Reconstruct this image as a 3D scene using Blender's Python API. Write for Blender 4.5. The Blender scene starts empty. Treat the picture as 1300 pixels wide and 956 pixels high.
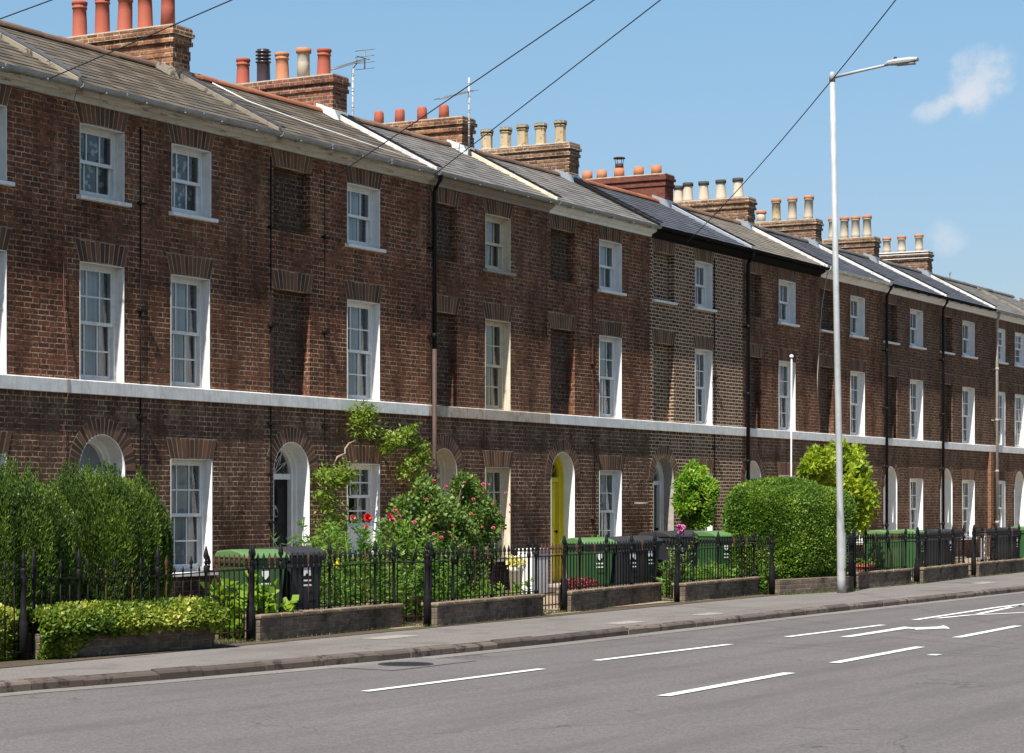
import bpy, math, random
import numpy as np
from mathutils import Vector, Matrix
random.seed(7); RNG = np.random.default_rng(11)
S = bpy.context.scene; COL = S.collection; PI = math.pi; R = math.radians

# ------------------------------------------------------------------ camera geometry (metres; house fronts lie on y = 0)
TH = math.atan(1600/2870.); DC = 20.7; EYE = 1.66; FPX = 2870.
CT, ST = math.cos(TH), math.sin(TH)
def at(u, y):
    """x on the plane y = const that lies on the sight line of photo column u (used only to measure)"""
    a = TH - math.atan((u-650)/FPX); return (DC+y)/math.tan(a)
def hz(u, v, y):
    x = at(u, y); dep = x*CT + (DC+y)*ST
    return EYE + (637-v)*dep/FPX

# ------------------------------------------------------------------ mesh helpers
class MB:
    def __init__(s): s.v = []; s.f = []; s.r = []; s.sm = []
    def add(s, vs, fs, r=None, smooth=False):
        o = len(s.v); s.v += [tuple(p) for p in vs]
        if r is None: r = random.random()
        for f in fs:
            s.f.append(tuple(i+o for i in f)); s.r.append(r); s.sm.append(smooth)
    def box(s, x0, x1, y0, y1, z0, z1, r=None, M=None, taper=None):
        vs = [(x0,y0,z0),(x1,y0,z0),(x1,y1,z0),(x0,y1,z0),(x0,y0,z1),(x1,y0,z1),(x1,y1,z1),(x0,y1,z1)]
        if taper:
            tx, ty = taper; cx, cy = (x0+x1)/2, (y0+y1)/2
            vs = [(cx+(x-cx)*(tx if z == z0 else 1), cy+(y-cy)*(ty if z == z0 else 1), z) for x, y, z in vs]
        if M is not None: vs = [tuple(M @ Vector(p)) for p in vs]
        s.add(vs, [(0,3,2,1),(4,5,6,7),(0,1,5,4),(1,2,6,5),(2,3,7,6),(3,0,4,7)], r)
    def prism(s, prof, a0, a1, axis='x', r=None, closed=True, smooth=False, caps=True):
        """profile of (p,q) pairs swept along an axis; x: (y,z) profile; y: (x,z); z: (x,y)"""
        n = len(prof)
        def P(p, q, a): return {'x': (a,p,q), 'y': (p,a,q), 'z': (p,q,a)}[axis]
        vs = [P(p,q,a0) for p,q in prof] + [P(p,q,a1) for p,q in prof]
        fs = [(i,(i+1) % n,(i+1) % n+n,i+n) for i in range(n if closed else n-1)]
        if caps and closed: fs += [tuple(range(n))[::-1], tuple(range(n,2*n))]
        s.add(vs, fs, r, smooth)
    def lathe(s, cx, cy, prof, n=12, r=None, smooth=True, rot=0):
        vs = []; fs = []
        for rr, z in prof:
            for k in range(n):
                a = 2*PI*k/n+rot; vs.append((cx+rr*math.cos(a), cy+rr*math.sin(a), z))
        for i in range(len(prof)-1):
            for k in range(n):
                k2 = (k+1) % n; fs.append((i*n+k, i*n+k2, (i+1)*n+k2, (i+1)*n+k))
        fs.append(tuple(range(n))[::-1]); fs.append(tuple(range((len(prof)-1)*n, len(prof)*n)))
        s.add(vs, fs, r, smooth)
    def tube(s, pts, rad, n=6, r=None):
        pts = [Vector(p) for p in pts]
        if not isinstance(rad, (list, tuple)): rad = [rad]*len(pts)
        vs = []; fs = []
        for i, p in enumerate(pts):
            d = (pts[min(i+1,len(pts)-1)]-pts[max(i-1,0)]).normalized()
            a = d.cross(Vector((0,0,1))) if abs(d.z) < .9 else d.cross(Vector((1,0,0)))
            a.normalize(); b = d.cross(a)
            for k in range(n):
                t = 2*PI*k/n; vs.append(tuple(p + (a*math.cos(t)+b*math.sin(t))*rad[i]))
        for i in range(len(pts)-1):
            for k in range(n):
                k2 = (k+1) % n; fs.append((i*n+k,(i+1)*n+k,(i+1)*n+k2,i*n+k2))
        fs.append(tuple(range(n))); fs.append(tuple(range((len(pts)-1)*n,len(pts)*n))[::-1])
        s.add(vs, fs, r, True)
    def quad(s, a, b, c, d, r=None): s.add([a,b,c,d], [(0,1,2,3)], r)
    def obj(s, name, mat, parent=None, loc=None, bevel=0, **kw):
        me = bpy.data.meshes.new(name); me.from_pydata(s.v, [], s.f)
        at_ = me.attributes.new('rnd', 'FLOAT', 'FACE'); at_.data.foreach_set('value', s.r)
        me.polygons.foreach_set('use_smooth', s.sm); me.materials.append(mat); me.update()
        o = bpy.data.objects.new(name, me); COL.objects.link(o)
        if parent is not None: o.parent = parent
        if loc is not None: o.location = loc
        if bevel:
            b = o.modifiers.new('bevel', 'BEVEL'); b.width = bevel; b.segments = 2; b.limit_method = 'ANGLE'
        for k, v in kw.items(): o[k] = v
        return o
def empty(name, loc, label, cat, group=None, rz=0):
    o = bpy.data.objects.new(name, None); COL.objects.link(o); o.location = loc; o.rotation_euler = (0,0,rz)
    o['label'] = label; o['category'] = cat
    if group: o['group'] = group
    o.empty_display_size = .1
    return o
def child_copy(src, parent, loc=None, rz=None, sc=None):
    c = src.copy(); COL.objects.link(c); c.parent = parent
    if loc is not None: c.location = loc
    if rz is not None: c.rotation_euler = (0,0,rz)
    if sc is not None: c.scale = sc
    return c
def copy_tree(o, parent=None):
    c = o.copy(); COL.objects.link(c); c.parent = parent
    for ch in list(o.children): copy_tree(ch, c)
    return c

def np_mesh(name, V, quads, rnd, mat, parent=None, loc=None, **kw):
    me = bpy.data.meshes.new(name); nq = len(quads)
    me.vertices.add(len(V)); me.vertices.foreach_set('co', np.asarray(V, 'f').ravel())
    me.loops.add(nq*4); me.loops.foreach_set('vertex_index', np.asarray(quads, 'i').ravel())
    me.polygons.add(nq); me.polygons.foreach_set('loop_start', np.arange(nq, dtype='i')*4)
    a = me.attributes.new('rnd', 'FLOAT', 'FACE'); a.data.foreach_set('value', np.asarray(rnd, 'f'))
    me.materials.append(mat); me.update(calc_edges=True)
    o = bpy.data.objects.new(name, me); COL.objects.link(o)
    if parent is not None: o.parent = parent
    if loc is not None: o.location = loc
    for k, v in kw.items(): o[k] = v
    return o
def unit(a): return a/np.maximum(np.linalg.norm(a, axis=-1, keepdims=True), 1e-9)
def leaf_arrays(P, D, L, W, rng=RNG, fold=.25):
    """one pointed leaf (quad, bent) per point P, growing along D"""
    n = len(P); D = unit(D); A = unit(np.cross(D, unit(rng.normal(size=(n,3))))); N = np.cross(D, A)
    L = np.broadcast_to(L, (n,))[:,None]; W = np.broadcast_to(W, (n,))[:,None]
    V = np.stack([P, P+D*L*.45+A*W*.5+N*W*fold, P+D*L, P+D*L*.45-A*W*.5+N*W*fold], 1).reshape(-1,3)
    return V, np.arange(4*n).reshape(n,4)
class Noise:
    def __init__(s, k, freq, seed=0):
        g = np.random.default_rng(seed); s.w = g.normal(size=(k,3))*freq; s.p = g.uniform(0,2*PI,k)
    def __call__(s, P): return np.sin(P @ s.w.T + s.p).mean(1)*1.6

# ------------------------------------------------------------------ material helpers
class NT:
    def __init__(s, m):
        s.m = m; m.use_nodes = True; s.t = m.node_tree; s.t.nodes.clear()
        s.out = s.n('ShaderNodeOutputMaterial')
    def n(s, t, **kw):
        nd = s.t.nodes.new(t)
        for k, v in kw.items(): setattr(nd, k, v)
        return nd
    def l(s, a, b): s.t.links.new(a, b)
    def val(s, x, sock):
        if isinstance(x, (int, float)): sock.default_value = x
        elif isinstance(x, (tuple, list)): sock.default_value = tuple(x)+((1,) if len(x) == 3 and len(sock.default_value) == 4 else ())
        else: s.l(x, sock)
    def math(s, op, a, b=0, c=0, clamp=False):
        nd = s.n('ShaderNodeMath', operation=op, use_clamp=clamp)
        s.val(a, nd.inputs[0]); s.val(b, nd.inputs[1]); s.val(c, nd.inputs[2]); return nd.outputs[0]
    def mix(s, f, a, b, blend='MIX'):
        nd = s.n('ShaderNodeMix', data_type='RGBA', blend_type=blend)
        s.val(f, nd.inputs[0]); s.val(a, nd.inputs[6]); s.val(b, nd.inputs[7]); return nd.outputs[2]
    def ramp(s, f, stops, interp='LINEAR'):
        nd = s.n('ShaderNodeValToRGB'); r = nd.color_ramp; r.interpolation = interp
        while len(r.elements) < len(stops): r.elements.new(.5)
        for e, (p, c) in zip(r.elements, stops):
            e.position = p; e.color = (c,c,c,1) if isinstance(c, (int,float)) else tuple(c)+(1,)
        s.val(f, nd.inputs[0]); return nd.outputs[0]
    def noise(s, vec, scale, detail=3, rough=.55, dim='3D'):
        nd = s.n('ShaderNodeTexNoise', noise_dimensions=dim); s.l(vec, nd.inputs['Vector'])
        nd.inputs['Scale'].default_value = scale; nd.inputs['Detail'].default_value = detail; nd.inputs['Roughness'].default_value = rough
        return nd.outputs['Fac']
    def bsdf(s, col, rough=.8, spec=.3, metal=0, normal=None, **kw):
        b = s.n('ShaderNodeBsdfPrincipled'); s.val(col, b.inputs['Base Color']); s.val(rough, b.inputs['Roughness'])
        s.val(spec, b.inputs['Specular IOR Level']); s.val(metal, b.inputs['Metallic'])
        if normal is not None: s.l(normal, b.inputs['Normal'])
        s.l(b.outputs[0], s.out.inputs[0]); return b
    def bump(s, h, dist=.01, strength=1):
        nd = s.n('ShaderNodeBump'); nd.inputs['Distance'].default_value = dist; nd.inputs['Strength'].default_value = strength
        s.l(h, nd.inputs['Height']); return nd.outputs[0]
    def objco(s): return s.n('ShaderNodeTexCoord').outputs['Object']
    def pos(s): return s.n('ShaderNodeNewGeometry').outputs['Position']
    def rnd(s): return s.n('ShaderNodeAttribute', attribute_name='rnd').outputs['Fac']
_M = {}
def new(name): m = bpy.data.materials.new(name); return m, NT(m)

def brick_mat(name, ramp, mortar, mlight, seed=0, width=.0068, soot=.5, bumpd=.006, course=.075, length=.3375, high=None, patch=None, bs=.75, sat=.97, drop=.95):
    m, t = new(name)
    g = t.n('ShaderNodeNewGeometry'); co = t.objco()
    sp = t.n('ShaderNodeSeparateXYZ'); t.l(co, sp.inputs[0]); sn = t.n('ShaderNodeSeparateXYZ'); t.l(g.outputs['True Normal'], sn.inputs[0])
    ax = t.math('GREATER_THAN', t.math('ABSOLUTE', sn.outputs[0]), .6)
    az = t.math('GREATER_THAN', t.math('ABSOLUTE', sn.outputs[2]), .7)
    u = t.math('ADD', t.math('MULTIPLY', sp.outputs[0], t.math('SUBTRACT', 1, ax)), t.math('MULTIPLY', sp.outputs[1], ax))
    v = t.math('ADD', t.math('MULTIPLY', sp.outputs[2], t.math('SUBTRACT', 1, az)), t.math('MULTIPLY', sp.outputs[1], az))
    wob = t.math('MULTIPLY', t.math('SUBTRACT', t.noise(co, 1.3, 2), .5), .02)
    wob2 = t.math('MULTIPLY', t.math('SUBTRACT', t.noise(co, 9, 2), .5), .012)
    v = t.math('ADD', v, t.math('ADD', wob, wob2)); u = t.math('ADD', u, t.math('ADD', wob2, 10.0+seed*.11))
    vr = t.math('DIVIDE', t.math('ADD', v, 5.0), course); row = t.math('FLOOR', vr); fv = t.math('MULTIPLY', t.math('FRACT', vr), course)
    sft = t.math('MULTIPLY', t.math('FLOORED_MODULO', row, 2), .5)
    s_ = t.math('ADD', t.math('DIVIDE', u, length), sft); cell = t.math('FLOOR', s_); p = t.math('MULTIPLY', t.math('FRACT', s_), length)
    k = length*2/3; isH = t.math('GREATER_THAN', p, k)
    ps = t.math('MINIMUM', p, t.math('ABSOLUTE', t.math('SUBTRACT', k, p))); ph = t.math('SUBTRACT', length, p)
    du = t.math('MINIMUM', ps, ph); dv = t.math('MINIMUM', fv, t.math('SUBTRACT', course, fv))
    d = t.math('MINIMUM', du, dv)
    d = t.math('ADD', d, t.math('MULTIPLY', t.math('SUBTRACT', t.noise(co, 26, 3), .5), .014))
    bm = t.n('ShaderNodeMapRange'); t.l(d, bm.inputs[0]); bm.inputs[1].default_value = width*.6; bm.inputs[2].default_value = width*1.5
    mask = bm.outputs[0]
    cb = t.n('ShaderNodeCombineXYZ'); t.l(row, cb.inputs[0]); t.l(t.math('ADD', t.math('MULTIPLY', cell, 2), isH), cb.inputs[1]); cb.inputs[2].default_value = seed
    wn = t.n('ShaderNodeTexWhiteNoise', noise_dimensions='3D'); t.l(cb.outputs[0], wn.inputs['Vector'])
    big = t.noise(co, .55, 4, .6); mid = t.noise(co, 2.6, 4, .65); fine = t.noise(co, 45, 3, .7)
    idx = t.math('ADD', t.math('ADD', t.math('MULTIPLY', wn.outputs['Value'], .40), t.math('MULTIPLY', t.noise(co, 14, 4, .75), .45)), t.math('MULTIPLY', t.math('SUBTRACT', mid, .38), .75))
    col = t.ramp(idx, ramp)
    if high is not None:      # another mix of bricks below the string course
        low = t.math('LESS_THAN', sp.outputs[2], 3.2)
        col = t.mix(low, col, t.ramp(idx, high))
    col = t.mix(t.math('MULTIPLY', fine, .55), col, t.mix(1, col, (.45,.43,.42), 'MULTIPLY'))
    mcol = t.mix(t.ramp(t.math('ADD', t.math('MULTIPLY', t.noise(co, 1.7, 4, .6), .6), t.math('MULTIPLY', t.noise(co, 9, 3, .6), .4)), [(.42,0),(.60,1)]), mortar, mlight)
    st_ = t.n('ShaderNodeMapping'); t.l(co, st_.inputs[0]); st_.inputs['Scale'].default_value = (7,7,22)
    col = t.mix(t.math('MULTIPLY', t.ramp(t.noise(st_.outputs[0], 1, 4, .7), [(.45,0),(.62,1)]), .55), col, t.mix(1, col, (.42,.42,.44), 'MULTIPLY'))
    col = t.mix(t.math('MULTIPLY', t.ramp(t.noise(co, 24, 4, .75), [(.57,0),(.68,1)]), .5), col, mlight)
    mask = t.math('MAXIMUM', mask, t.ramp(t.noise(co, 6.5, 5, .75), [(.50,0),(.62,drop)]))
    col = t.mix(mask, mcol, col)
    sf = t.math('MULTIPLY', t.ramp(big, [(.42,0),(.66,1)]), soot)
    col = t.mix(sf, col, t.mix(1, col, (.33,.32,.33), 'MULTIPLY'))
    if patch is not None:
        pf = t.ramp(t.noise(co, 1.1, 6, .75), [(.60,0),(.70,.8)])
        col = t.mix(pf, col, patch)
    h = t.math('ADD', t.math('MULTIPLY', mask, 1), t.math('ADD', t.math('MULTIPLY', fine, .35), t.math('MULTIPLY', wn.outputs['Value'], .35)))
    hsv = t.n('ShaderNodeHueSaturation'); hsv.inputs['Saturation'].default_value = sat; t.l(col, hsv.inputs['Color'])
    col = hsv.outputs[0]
    run = t.n('ShaderNodeMapping'); t.l(co, run.inputs[0]); run.inputs['Scale'].default_value = (3.2,3.2,.45)
    rn = t.ramp(t.noise(run.outputs[0], 1, 5, .6), [(.50,0),(.68,1)])
    col = t.mix(t.math('MULTIPLY', rn, soot*.9), col, t.mix(1, col, (.36,.34,.34), 'MULTIPLY'))
    lt = t.ramp(t.noise(co, .9, 6, .7), [(.57,0),(.68,1)]); col = t.mix(t.math('MULTIPLY', lt, .30), col, mlight)
    t.bsdf(col, .95, .04, normal=t.bump(h, bumpd, bs))
    return m
B1 = [(.03,(0.057,0.03692,0.027)),(.22,(0.108,0.06106,0.0405)),(.42,(0.177,0.08236,0.04725)),(.6,(0.2625,0.1037,0.054)),(.78,(0.15,0.0852,0.06075)),(1,(0.42,0.1775,0.081))]
B1L = [(.05,(0.0675,0.04686,0.0378)),(.35,(0.117,0.071,0.0513)),(.6,(0.1725,0.0923,0.06075)),(.85,(0.135,0.08804,0.0675)),(1,(0.255,0.1349,0.0837))]
B2 = [(.03,(0.054,0.0355,0.027)),(.25,(0.1125,0.05964,0.0405)),(.5,(0.195,0.07952,0.0486)),(.72,(0.285,0.1065,0.05805)),(1,(0.375,0.142,0.07425))]
M_BR = [brick_mat('brick_dark_%d' % i, B1 if i % 2 else B2, mo, ml, seed=i*3.7+1, soot=so, high=B1L)
        for i, (mo, ml, so) in enumerate([((.15,.09,.06),(.62,.42,.27),.55),((.13,.08,.055),(.56,.39,.26),.65),((.15,.092,.06),(.62,.42,.27),.5),((.12,.08,.056),(.52,.36,.25),.65)])]
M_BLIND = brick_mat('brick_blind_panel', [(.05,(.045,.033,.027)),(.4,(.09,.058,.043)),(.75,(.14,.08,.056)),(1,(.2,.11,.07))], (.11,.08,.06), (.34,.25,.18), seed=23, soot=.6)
M_YB = brick_mat('brick_pale_pointed', [(.2,(.05,.032,.024)),(.45,(.11,.066,.045)),(.7,(.17,.10,.066)),(1,(.26,.17,.11))], (.56,.40,.27), (.68,.50,.35), seed=31, width=.0085, soot=.15, drop=.15)
M_BRF = brick_mat('brick_far', [(.05,(.055,.034,.026)),(.4,(.12,.068,.045)),(.7,(.2,.105,.065)),(1,(.28,.15,.09))], (.15,.105,.075), (.36,.26,.18), seed=41, soot=.35)
M_BORE = brick_mat('brick_orange_pier', [(0,(.14,.05,.025)),(.6,(.28,.12,.06)),(1,(.36,.17,.09))], (.2,.14,.1), (.3,.22,.15), seed=51, soot=.1)
M_CH = {
 'old': brick_mat('brick_chimney_old', [(.1,(.06,.04,.03)),(.35,(.2,.08,.045)),(.65,(.42,.17,.08)),(1,(.55,.27,.14))], (.2,.15,.10), (.6,.48,.33), seed=61, width=.010, soot=.45, bumpd=.012, drop=.4, patch=(.07,.065,.045)),
 'neat': brick_mat('brick_chimney_neat', [(.1,(.06,.03,.025)),(.4,(.17,.07,.045)),(.7,(.32,.12,.07)),(1,(.4,.17,.11))], (.3,.24,.18), (.5,.41,.3), seed=67, drop=.2, width=.006, soot=.3),
 'red': brick_mat('brick_chimney_red', [(0,(.12,.045,.035)),(.5,(.2,.065,.045)),(1,(.26,.09,.06))], (.12,.08,.06), (.2,.15,.12), seed=71, width=.004, soot=.15),
 'worn': brick_mat('brick_chimney_worn', [(.1,(.06,.035,.026)),(.4,(.18,.09,.055)),(.7,(.32,.17,.10)),(1,(.42,.26,.16))], (.26,.2,.14), (.6,.48,.34), seed=73, width=.010, soot=.4, drop=.4, bumpd=.012),
}
M_GW = brick_mat('brick_garden_wall', [(0,(.10,.08,.06)),(.4,(.17,.13,.095)),(.75,(.27,.2,.14)),(1,(.36,.28,.19))], (.10,.085,.07), (.3,.25,.19), seed=81, soot=.5, patch=(.05,.05,.045))

def paint_mat(name, col, dirt=(.25,.2,.15), amt=.35, rough=.45, scale=6, chips=None, spec=.4, stretch=None):
    m, t = new(name); co = t.objco()
    if stretch: mp = t.n('ShaderNodeMapping'); t.l(co, mp.inputs[0]); mp.inputs['Scale'].default_value = stretch; co = mp.outputs[0]
    n = t.ramp(t.noise(co, scale, 6, .7), [(.45,0),(.8,1)]); c = t.mix(t.math('MULTIPLY', n, amt), col, dirt)
    st = t.n('ShaderNodeMapping'); t.l(co, st.inputs[0]); st.inputs['Scale'].default_value = (14,14,1.2)
    c = t.mix(t.math('MULTIPLY', t.ramp(t.noise(st.outputs[0], 1, 4, .6), [(.5,0),(.75,1)]), amt*.7), c, dirt)
    h = t.noise(co, 30, 4, .6)
    if chips:
        cf = t.ramp(t.noise(co, 5, 8, .8), [(chips[1],0),(chips[1]+.04,1)]); c = t.mix(cf, c, chips[0]); h = t.math('SUBTRACT', h, cf)
    t.bsdf(c, rough, spec, normal=t.bump(h, .003, .4)); return m
def plain(name, col, rough=.6, spec=.4, metal=0, var=.15, scale=12):
    m, t = new(name); co = t.objco()
    f = t.noise(co, scale, 5, .65); c = t.mix(f, tuple(x*(1-var*1.6) for x in col), tuple(min(1, x*(1+var)) for x in col))
    t.bsdf(c, rough, spec, metal, normal=t.bump(f, .002, .3)); return m
def rnd_mat(name, stops, rough=.7, spec=.3, spots=None, bumpd=.004, scale=30):
    m, t = new(name); co = t.objco(); n = t.noise(co, scale, 5, .7)
    c = t.ramp(t.math('ADD', t.math('MULTIPLY', t.rnd(), .8), t.math('MULTIPLY', n, .2)), stops)
    c = t.mix(t.math('MULTIPLY', n, .5), c, t.mix(1, c, (.5,.5,.5), 'MULTIPLY'))
    if spots: c = t.mix(t.ramp(t.noise(co, spots[1], 7, .75), [(spots[2],0),(spots[2]+.08,1)]), c, spots[0])
    t.bsdf(c, rough, spec, normal=t.bump(n, bumpd, .5)); return m
def leaf_mat(name, stops, trans=.35, rough=.5, spec=.35):
    m, t = new(name); c = t.ramp(t.rnd(), stops)
    b = t.bsdf(c, rough, spec); tr = t.n('ShaderNodeBsdfTranslucent'); t.l(t.mix(1, c, (1.5,1.5,.6), 'MULTIPLY'), tr.inputs[0])
    mx = t.n('ShaderNodeMixShader'); mx.inputs[0].default_value = trans; t.l(b.outputs[0], mx.inputs[1]); t.l(tr.outputs[0], mx.inputs[2])
    t.l(mx.outputs[0], t.out.inputs[0]); return m

WH = (.78,.78,.76)
M_WHITE = paint_mat('white_paint', WH, amt=.3, scale=3)
M_WHITEW = paint_mat('white_paint_worn', (.72,.71,.68), amt=.4, chips=((.2,.16,.12), .66))
M_CREAM = paint_mat('cream_paint_worn', (.62,.55,.42), dirt=(.25,.17,.1), amt=.5)
M_STRING = paint_mat('string_paint', (.74,.73,.70), amt=.6, scale=2.5, chips=((.3,.25,.19), .64))
M_STONEW = paint_mat('string_bare_stone', (.47,.40,.32), dirt=(.1,.075,.06), amt=.75, scale=5, rough=.9, chips=((.22,.16,.12), .58))
M_PEEL = paint_mat('peeling_fascia', (.55,.50,.43), dirt=(.2,.16,.12), amt=.8, scale=3, rough=.8, chips=((.11,.085,.065), .57), stretch=(.35,1.5,3.2))
M_FGREY = paint_mat('grey_fascia', (.27,.22,.18), dirt=(.12,.1,.08), amt=.5)
M_BLACKP = plain('black_paint', (.010,.010,.011), .45, .12)
M_GUTG = plain('grey_gutter', (.28,.28,.27), .5)
M_GUTW = plain('white_gutter', (.6,.59,.56), .4, var=.25)
M_GUTL = plain('lead_grey_gutter', (.36,.37,.38), .5, var=.5, scale=4)
M_PIPEB = plain('brown_pipe', (.075,.045,.034), .7, var=.4, scale=5)
M_LEAD = plain('lead_flashing', (.33,.36,.4), .45, .5, .3)
M_FLAUNCH = plain('mortar_white', (.5,.44,.35), .9, .2, var=.5, scale=5)
M_UPPALE = rnd_mat('verge_stone_lichen', [(0,(.22,.19,.15)),(1,(.3,.26,.2))], .9, .2, spots=((.07,.055,.04), 4, .52), scale=8)
M_UPW = paint_mat('verge_limewash', (.62,.61,.58), dirt=(.22,.2,.17), amt=.7, scale=3, chips=((.2,.18,.15), .6))
M_BLACKE = plain('matt_black_gutter', (.009,.009,.010), .8, .06)
M_IRON = plain('black_iron', (.012,.011,.012), .55, .14, var=.5)
M_RUST = plain('rusty_iron', (.075,.03,.018), .8, .3, var=.6, scale=20)
M_YELLOW = paint_mat('yellow_paint', (.68,.56,.035), dirt=(.3,.24,.03), amt=.2)
M_GDOOR = paint_mat('grey_green_paint', (.05,.085,.075), dirt=(.03,.04,.04), amt=.2)
M_STONE = plain('pale_stone', (.36,.33,.29), .9, .2, var=.3)
M_COPE = brick_mat('coping_brick', [(0,(.2,.14,.09)),(.5,(.3,.215,.14)),(1,(.37,.28,.18))], (.2,.17,.13), (.3,.26,.2), seed=91, course=.11, soot=.3, patch=(.12,.11,.08))
M_TERRA = rnd_mat('terracotta_red', [(0,(.33,.075,.045)),(1,(.42,.115,.07))], .75, spots=((.14,.05,.04), 12, .62))
M_TERRO = rnd_mat('terracotta_orange', [(0,(.42,.16,.075)),(1,(.5,.22,.12))], .8, spots=((.12,.07,.05), 10, .6))
M_BUFF = rnd_mat('buff_pot', [(0,(.40,.30,.17)),(1,(.5,.39,.24))], .8, spots=((.07,.07,.06), 9, .56))
M_CREAMP = rnd_mat('cream_pot', [(0,(.5,.42,.32)),(1,(.6,.52,.41))], .8, spots=((.16,.13,.1), 10, .6))
M_POTDK = plain('purple_glazed_pot', (.045,.028,.035), .3, .6)
M_DARKB = plain('sooty_band', (.045,.045,.045), .8)
M_CURT = plain('net_curtain', (.74,.77,.82), .9, .1, var=.1)
M_LACE = None
M_CURTC = plain('cream_curtain', (.74,.66,.54), .9, .1, var=.12)
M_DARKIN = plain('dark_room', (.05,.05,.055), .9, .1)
def slate(name, a, b, sp=None): return rnd_mat(name, [(0,a),(1,b)], .6, .35, spots=sp, scale=20)
M_SL = {'moss': slate('slate_brown', (.062,.049,.034), (.175,.142,.102), ((.17,.12,.055), 6, .6)),
        'grey': slate('slate_grey', (.12,.11,.10), (.235,.215,.19), ((.15,.13,.09), 6, .68)),
        'dark': slate('slate_dark', (.05,.052,.06), (.10,.104,.115)),
        'brown': slate('tile_brown', (.14,.12,.09), (.24,.205,.16), ((.1,.09,.05), 9, .62))}
M_RIDGE = {'red': rnd_mat('ridge_red', [(0,(.30,.10,.05)),(1,(.42,.17,.09))], .8, spots=((.1,.07,.05), 7, .6)),
           'old': rnd_mat('ridge_old', [(0,(.13,.085,.06)),(1,(.25,.15,.1))], .85, spots=((.2,.14,.07), 8, .6)),
           'grey': rnd_mat('ridge_grey', [(0,(.1,.095,.09)),(1,(.16,.15,.14))], .8)}
def vous(name, stops): return rnd_mat(name, stops, .9, .15, bumpd=.004, scale=40)
M_VO = vous('arch_bricks', [(0,(.06,.04,.03)),(.45,(.13,.072,.048)),(1,(.23,.115,.07))])
M_VOY = vous('arch_bricks_pale', [(0,(.09,.05,.03)),(.5,(.16,.09,.055)),(1,(.24,.15,.09))])
M_VOM = plain('arch_mortar', (.42,.30,.2), .95, .1, var=.62, scale=5)
M_VOMY = plain('arch_mortar_pale', (.42,.33,.22), .95, .1, var=.2)

def lace_mat():
    m, t = new('lace_curtain'); co = t.objco()
    v = t.n('ShaderNodeTexVoronoi', feature='SMOOTH_F1'); t.l(co, v.inputs['Vector']); v.inputs['Scale'].default_value = 9
    f = t.ramp(t.math('ADD', v.outputs['Distance'], t.math('MULTIPLY', t.noise(co, 22, 3), .4)), [(.42,1),(.55,0)])
    t.bsdf(t.mix(f, (.10,.11,.13), (.72,.74,.78)), .9, .1); return m
M_LACE = lace_mat()
def glass_mat():
    m, t = new('window_glass'); co = t.objco()
    fr = t.n('ShaderNodeFresnel'); fr.inputs[0].default_value = 1.5
    w = t.noise(co, 2.5, 1); bp = t.bump(w, .02, .5); t.l(bp, fr.inputs['Normal'])
    gl = t.n('ShaderNodeBsdfGlossy'); gl.inputs['Roughness'].default_value = .02; t.l(bp, gl.inputs['Normal']); gl.inputs['Color'].default_value = (1,1,1,1)
    tr = t.n('ShaderNodeBsdfTransparent'); tr.inputs[0].default_value = (.86,.9,.9,1)
    mx = t.n('ShaderNodeMixShader'); t.l(t.math('ADD', fr.outputs[0], .03), mx.inputs[0]); t.l(tr.outputs[0], mx.inputs[1]); t.l(gl.outputs[0], mx.inputs[2])
    t.l(mx.outputs[0], t.out.inputs[0]); return m
M_GLASS = glass_mat()

# ------------------------------------------------------------------ houses
XP = [19.6,24.43,29.23,34.03,38.54,43.1,48.04,52.82,57.37,62.06,66.65,71.3,76.0]
ZS0, ZS1 = 3.17, 3.36
def wall_mesh(mb, W, holes, H=7.3):
    """front sheet with openings; holes = (x0,x1,z0,z1,kind,depth)"""
    xs = sorted({0, W} | {h[0] for h in holes} | {h[1] for h in holes})
    for a, b in zip(xs, xs[1:]):
        hs = sorted([h for h in holes if h[0] <= a+1e-6 and h[1] >= b-1e-6], key=lambda h: h[2]); z = 0
        for h in hs:
            if h[2] > z: mb.quad((a,0,z),(b,0,z),(b,0,h[2]),(a,0,h[2]))
            z = h[3]
        mb.quad((a,0,z),(b,0,z),(b,0,H),(a,0,H))
    for x0, x1, z0, z1, kind, dp in holes:
        if kind == 'arch':
            cx = (x0+x1)/2; r = (x1-x0)/2; zs = z1-r; n = 20; pts = [(cx-r*math.cos(PI*i/n), zs+r*math.sin(PI*i/n)) for i in range(n+1)]
            for (ax, az), (bx, bz) in zip(pts, pts[1:]):
                mb.quad((ax,0,az),(bx,0,bz),(bx,0,z1),(ax,0,z1)); mb.quad((ax,0,az),(ax,dp,az),(bx,dp,bz),(bx,0,bz))
            mb.quad((x0,0,z0),(x0,dp,z0),(x0,dp,zs),(x0,0,zs)); mb.quad((x1,0,z0),(x1,0,zs),(x1,dp,zs),(x1,dp,z0))
        else:
            mb.quad((x0,0,z0),(x0,dp,z0),(x0,dp,z1),(x0,0,z1)); mb.quad((x1,0,z0),(x1,0,z1),(x1,dp,z1),(x1,dp,z0))
            mb.quad((x0,0,z1),(x0,dp,z1),(x1,dp,z1),(x1,0,z1)); mb.quad((x0,0,z0),(x1,0,z0),(x1,dp,z0),(x0,dp,z0))
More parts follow.
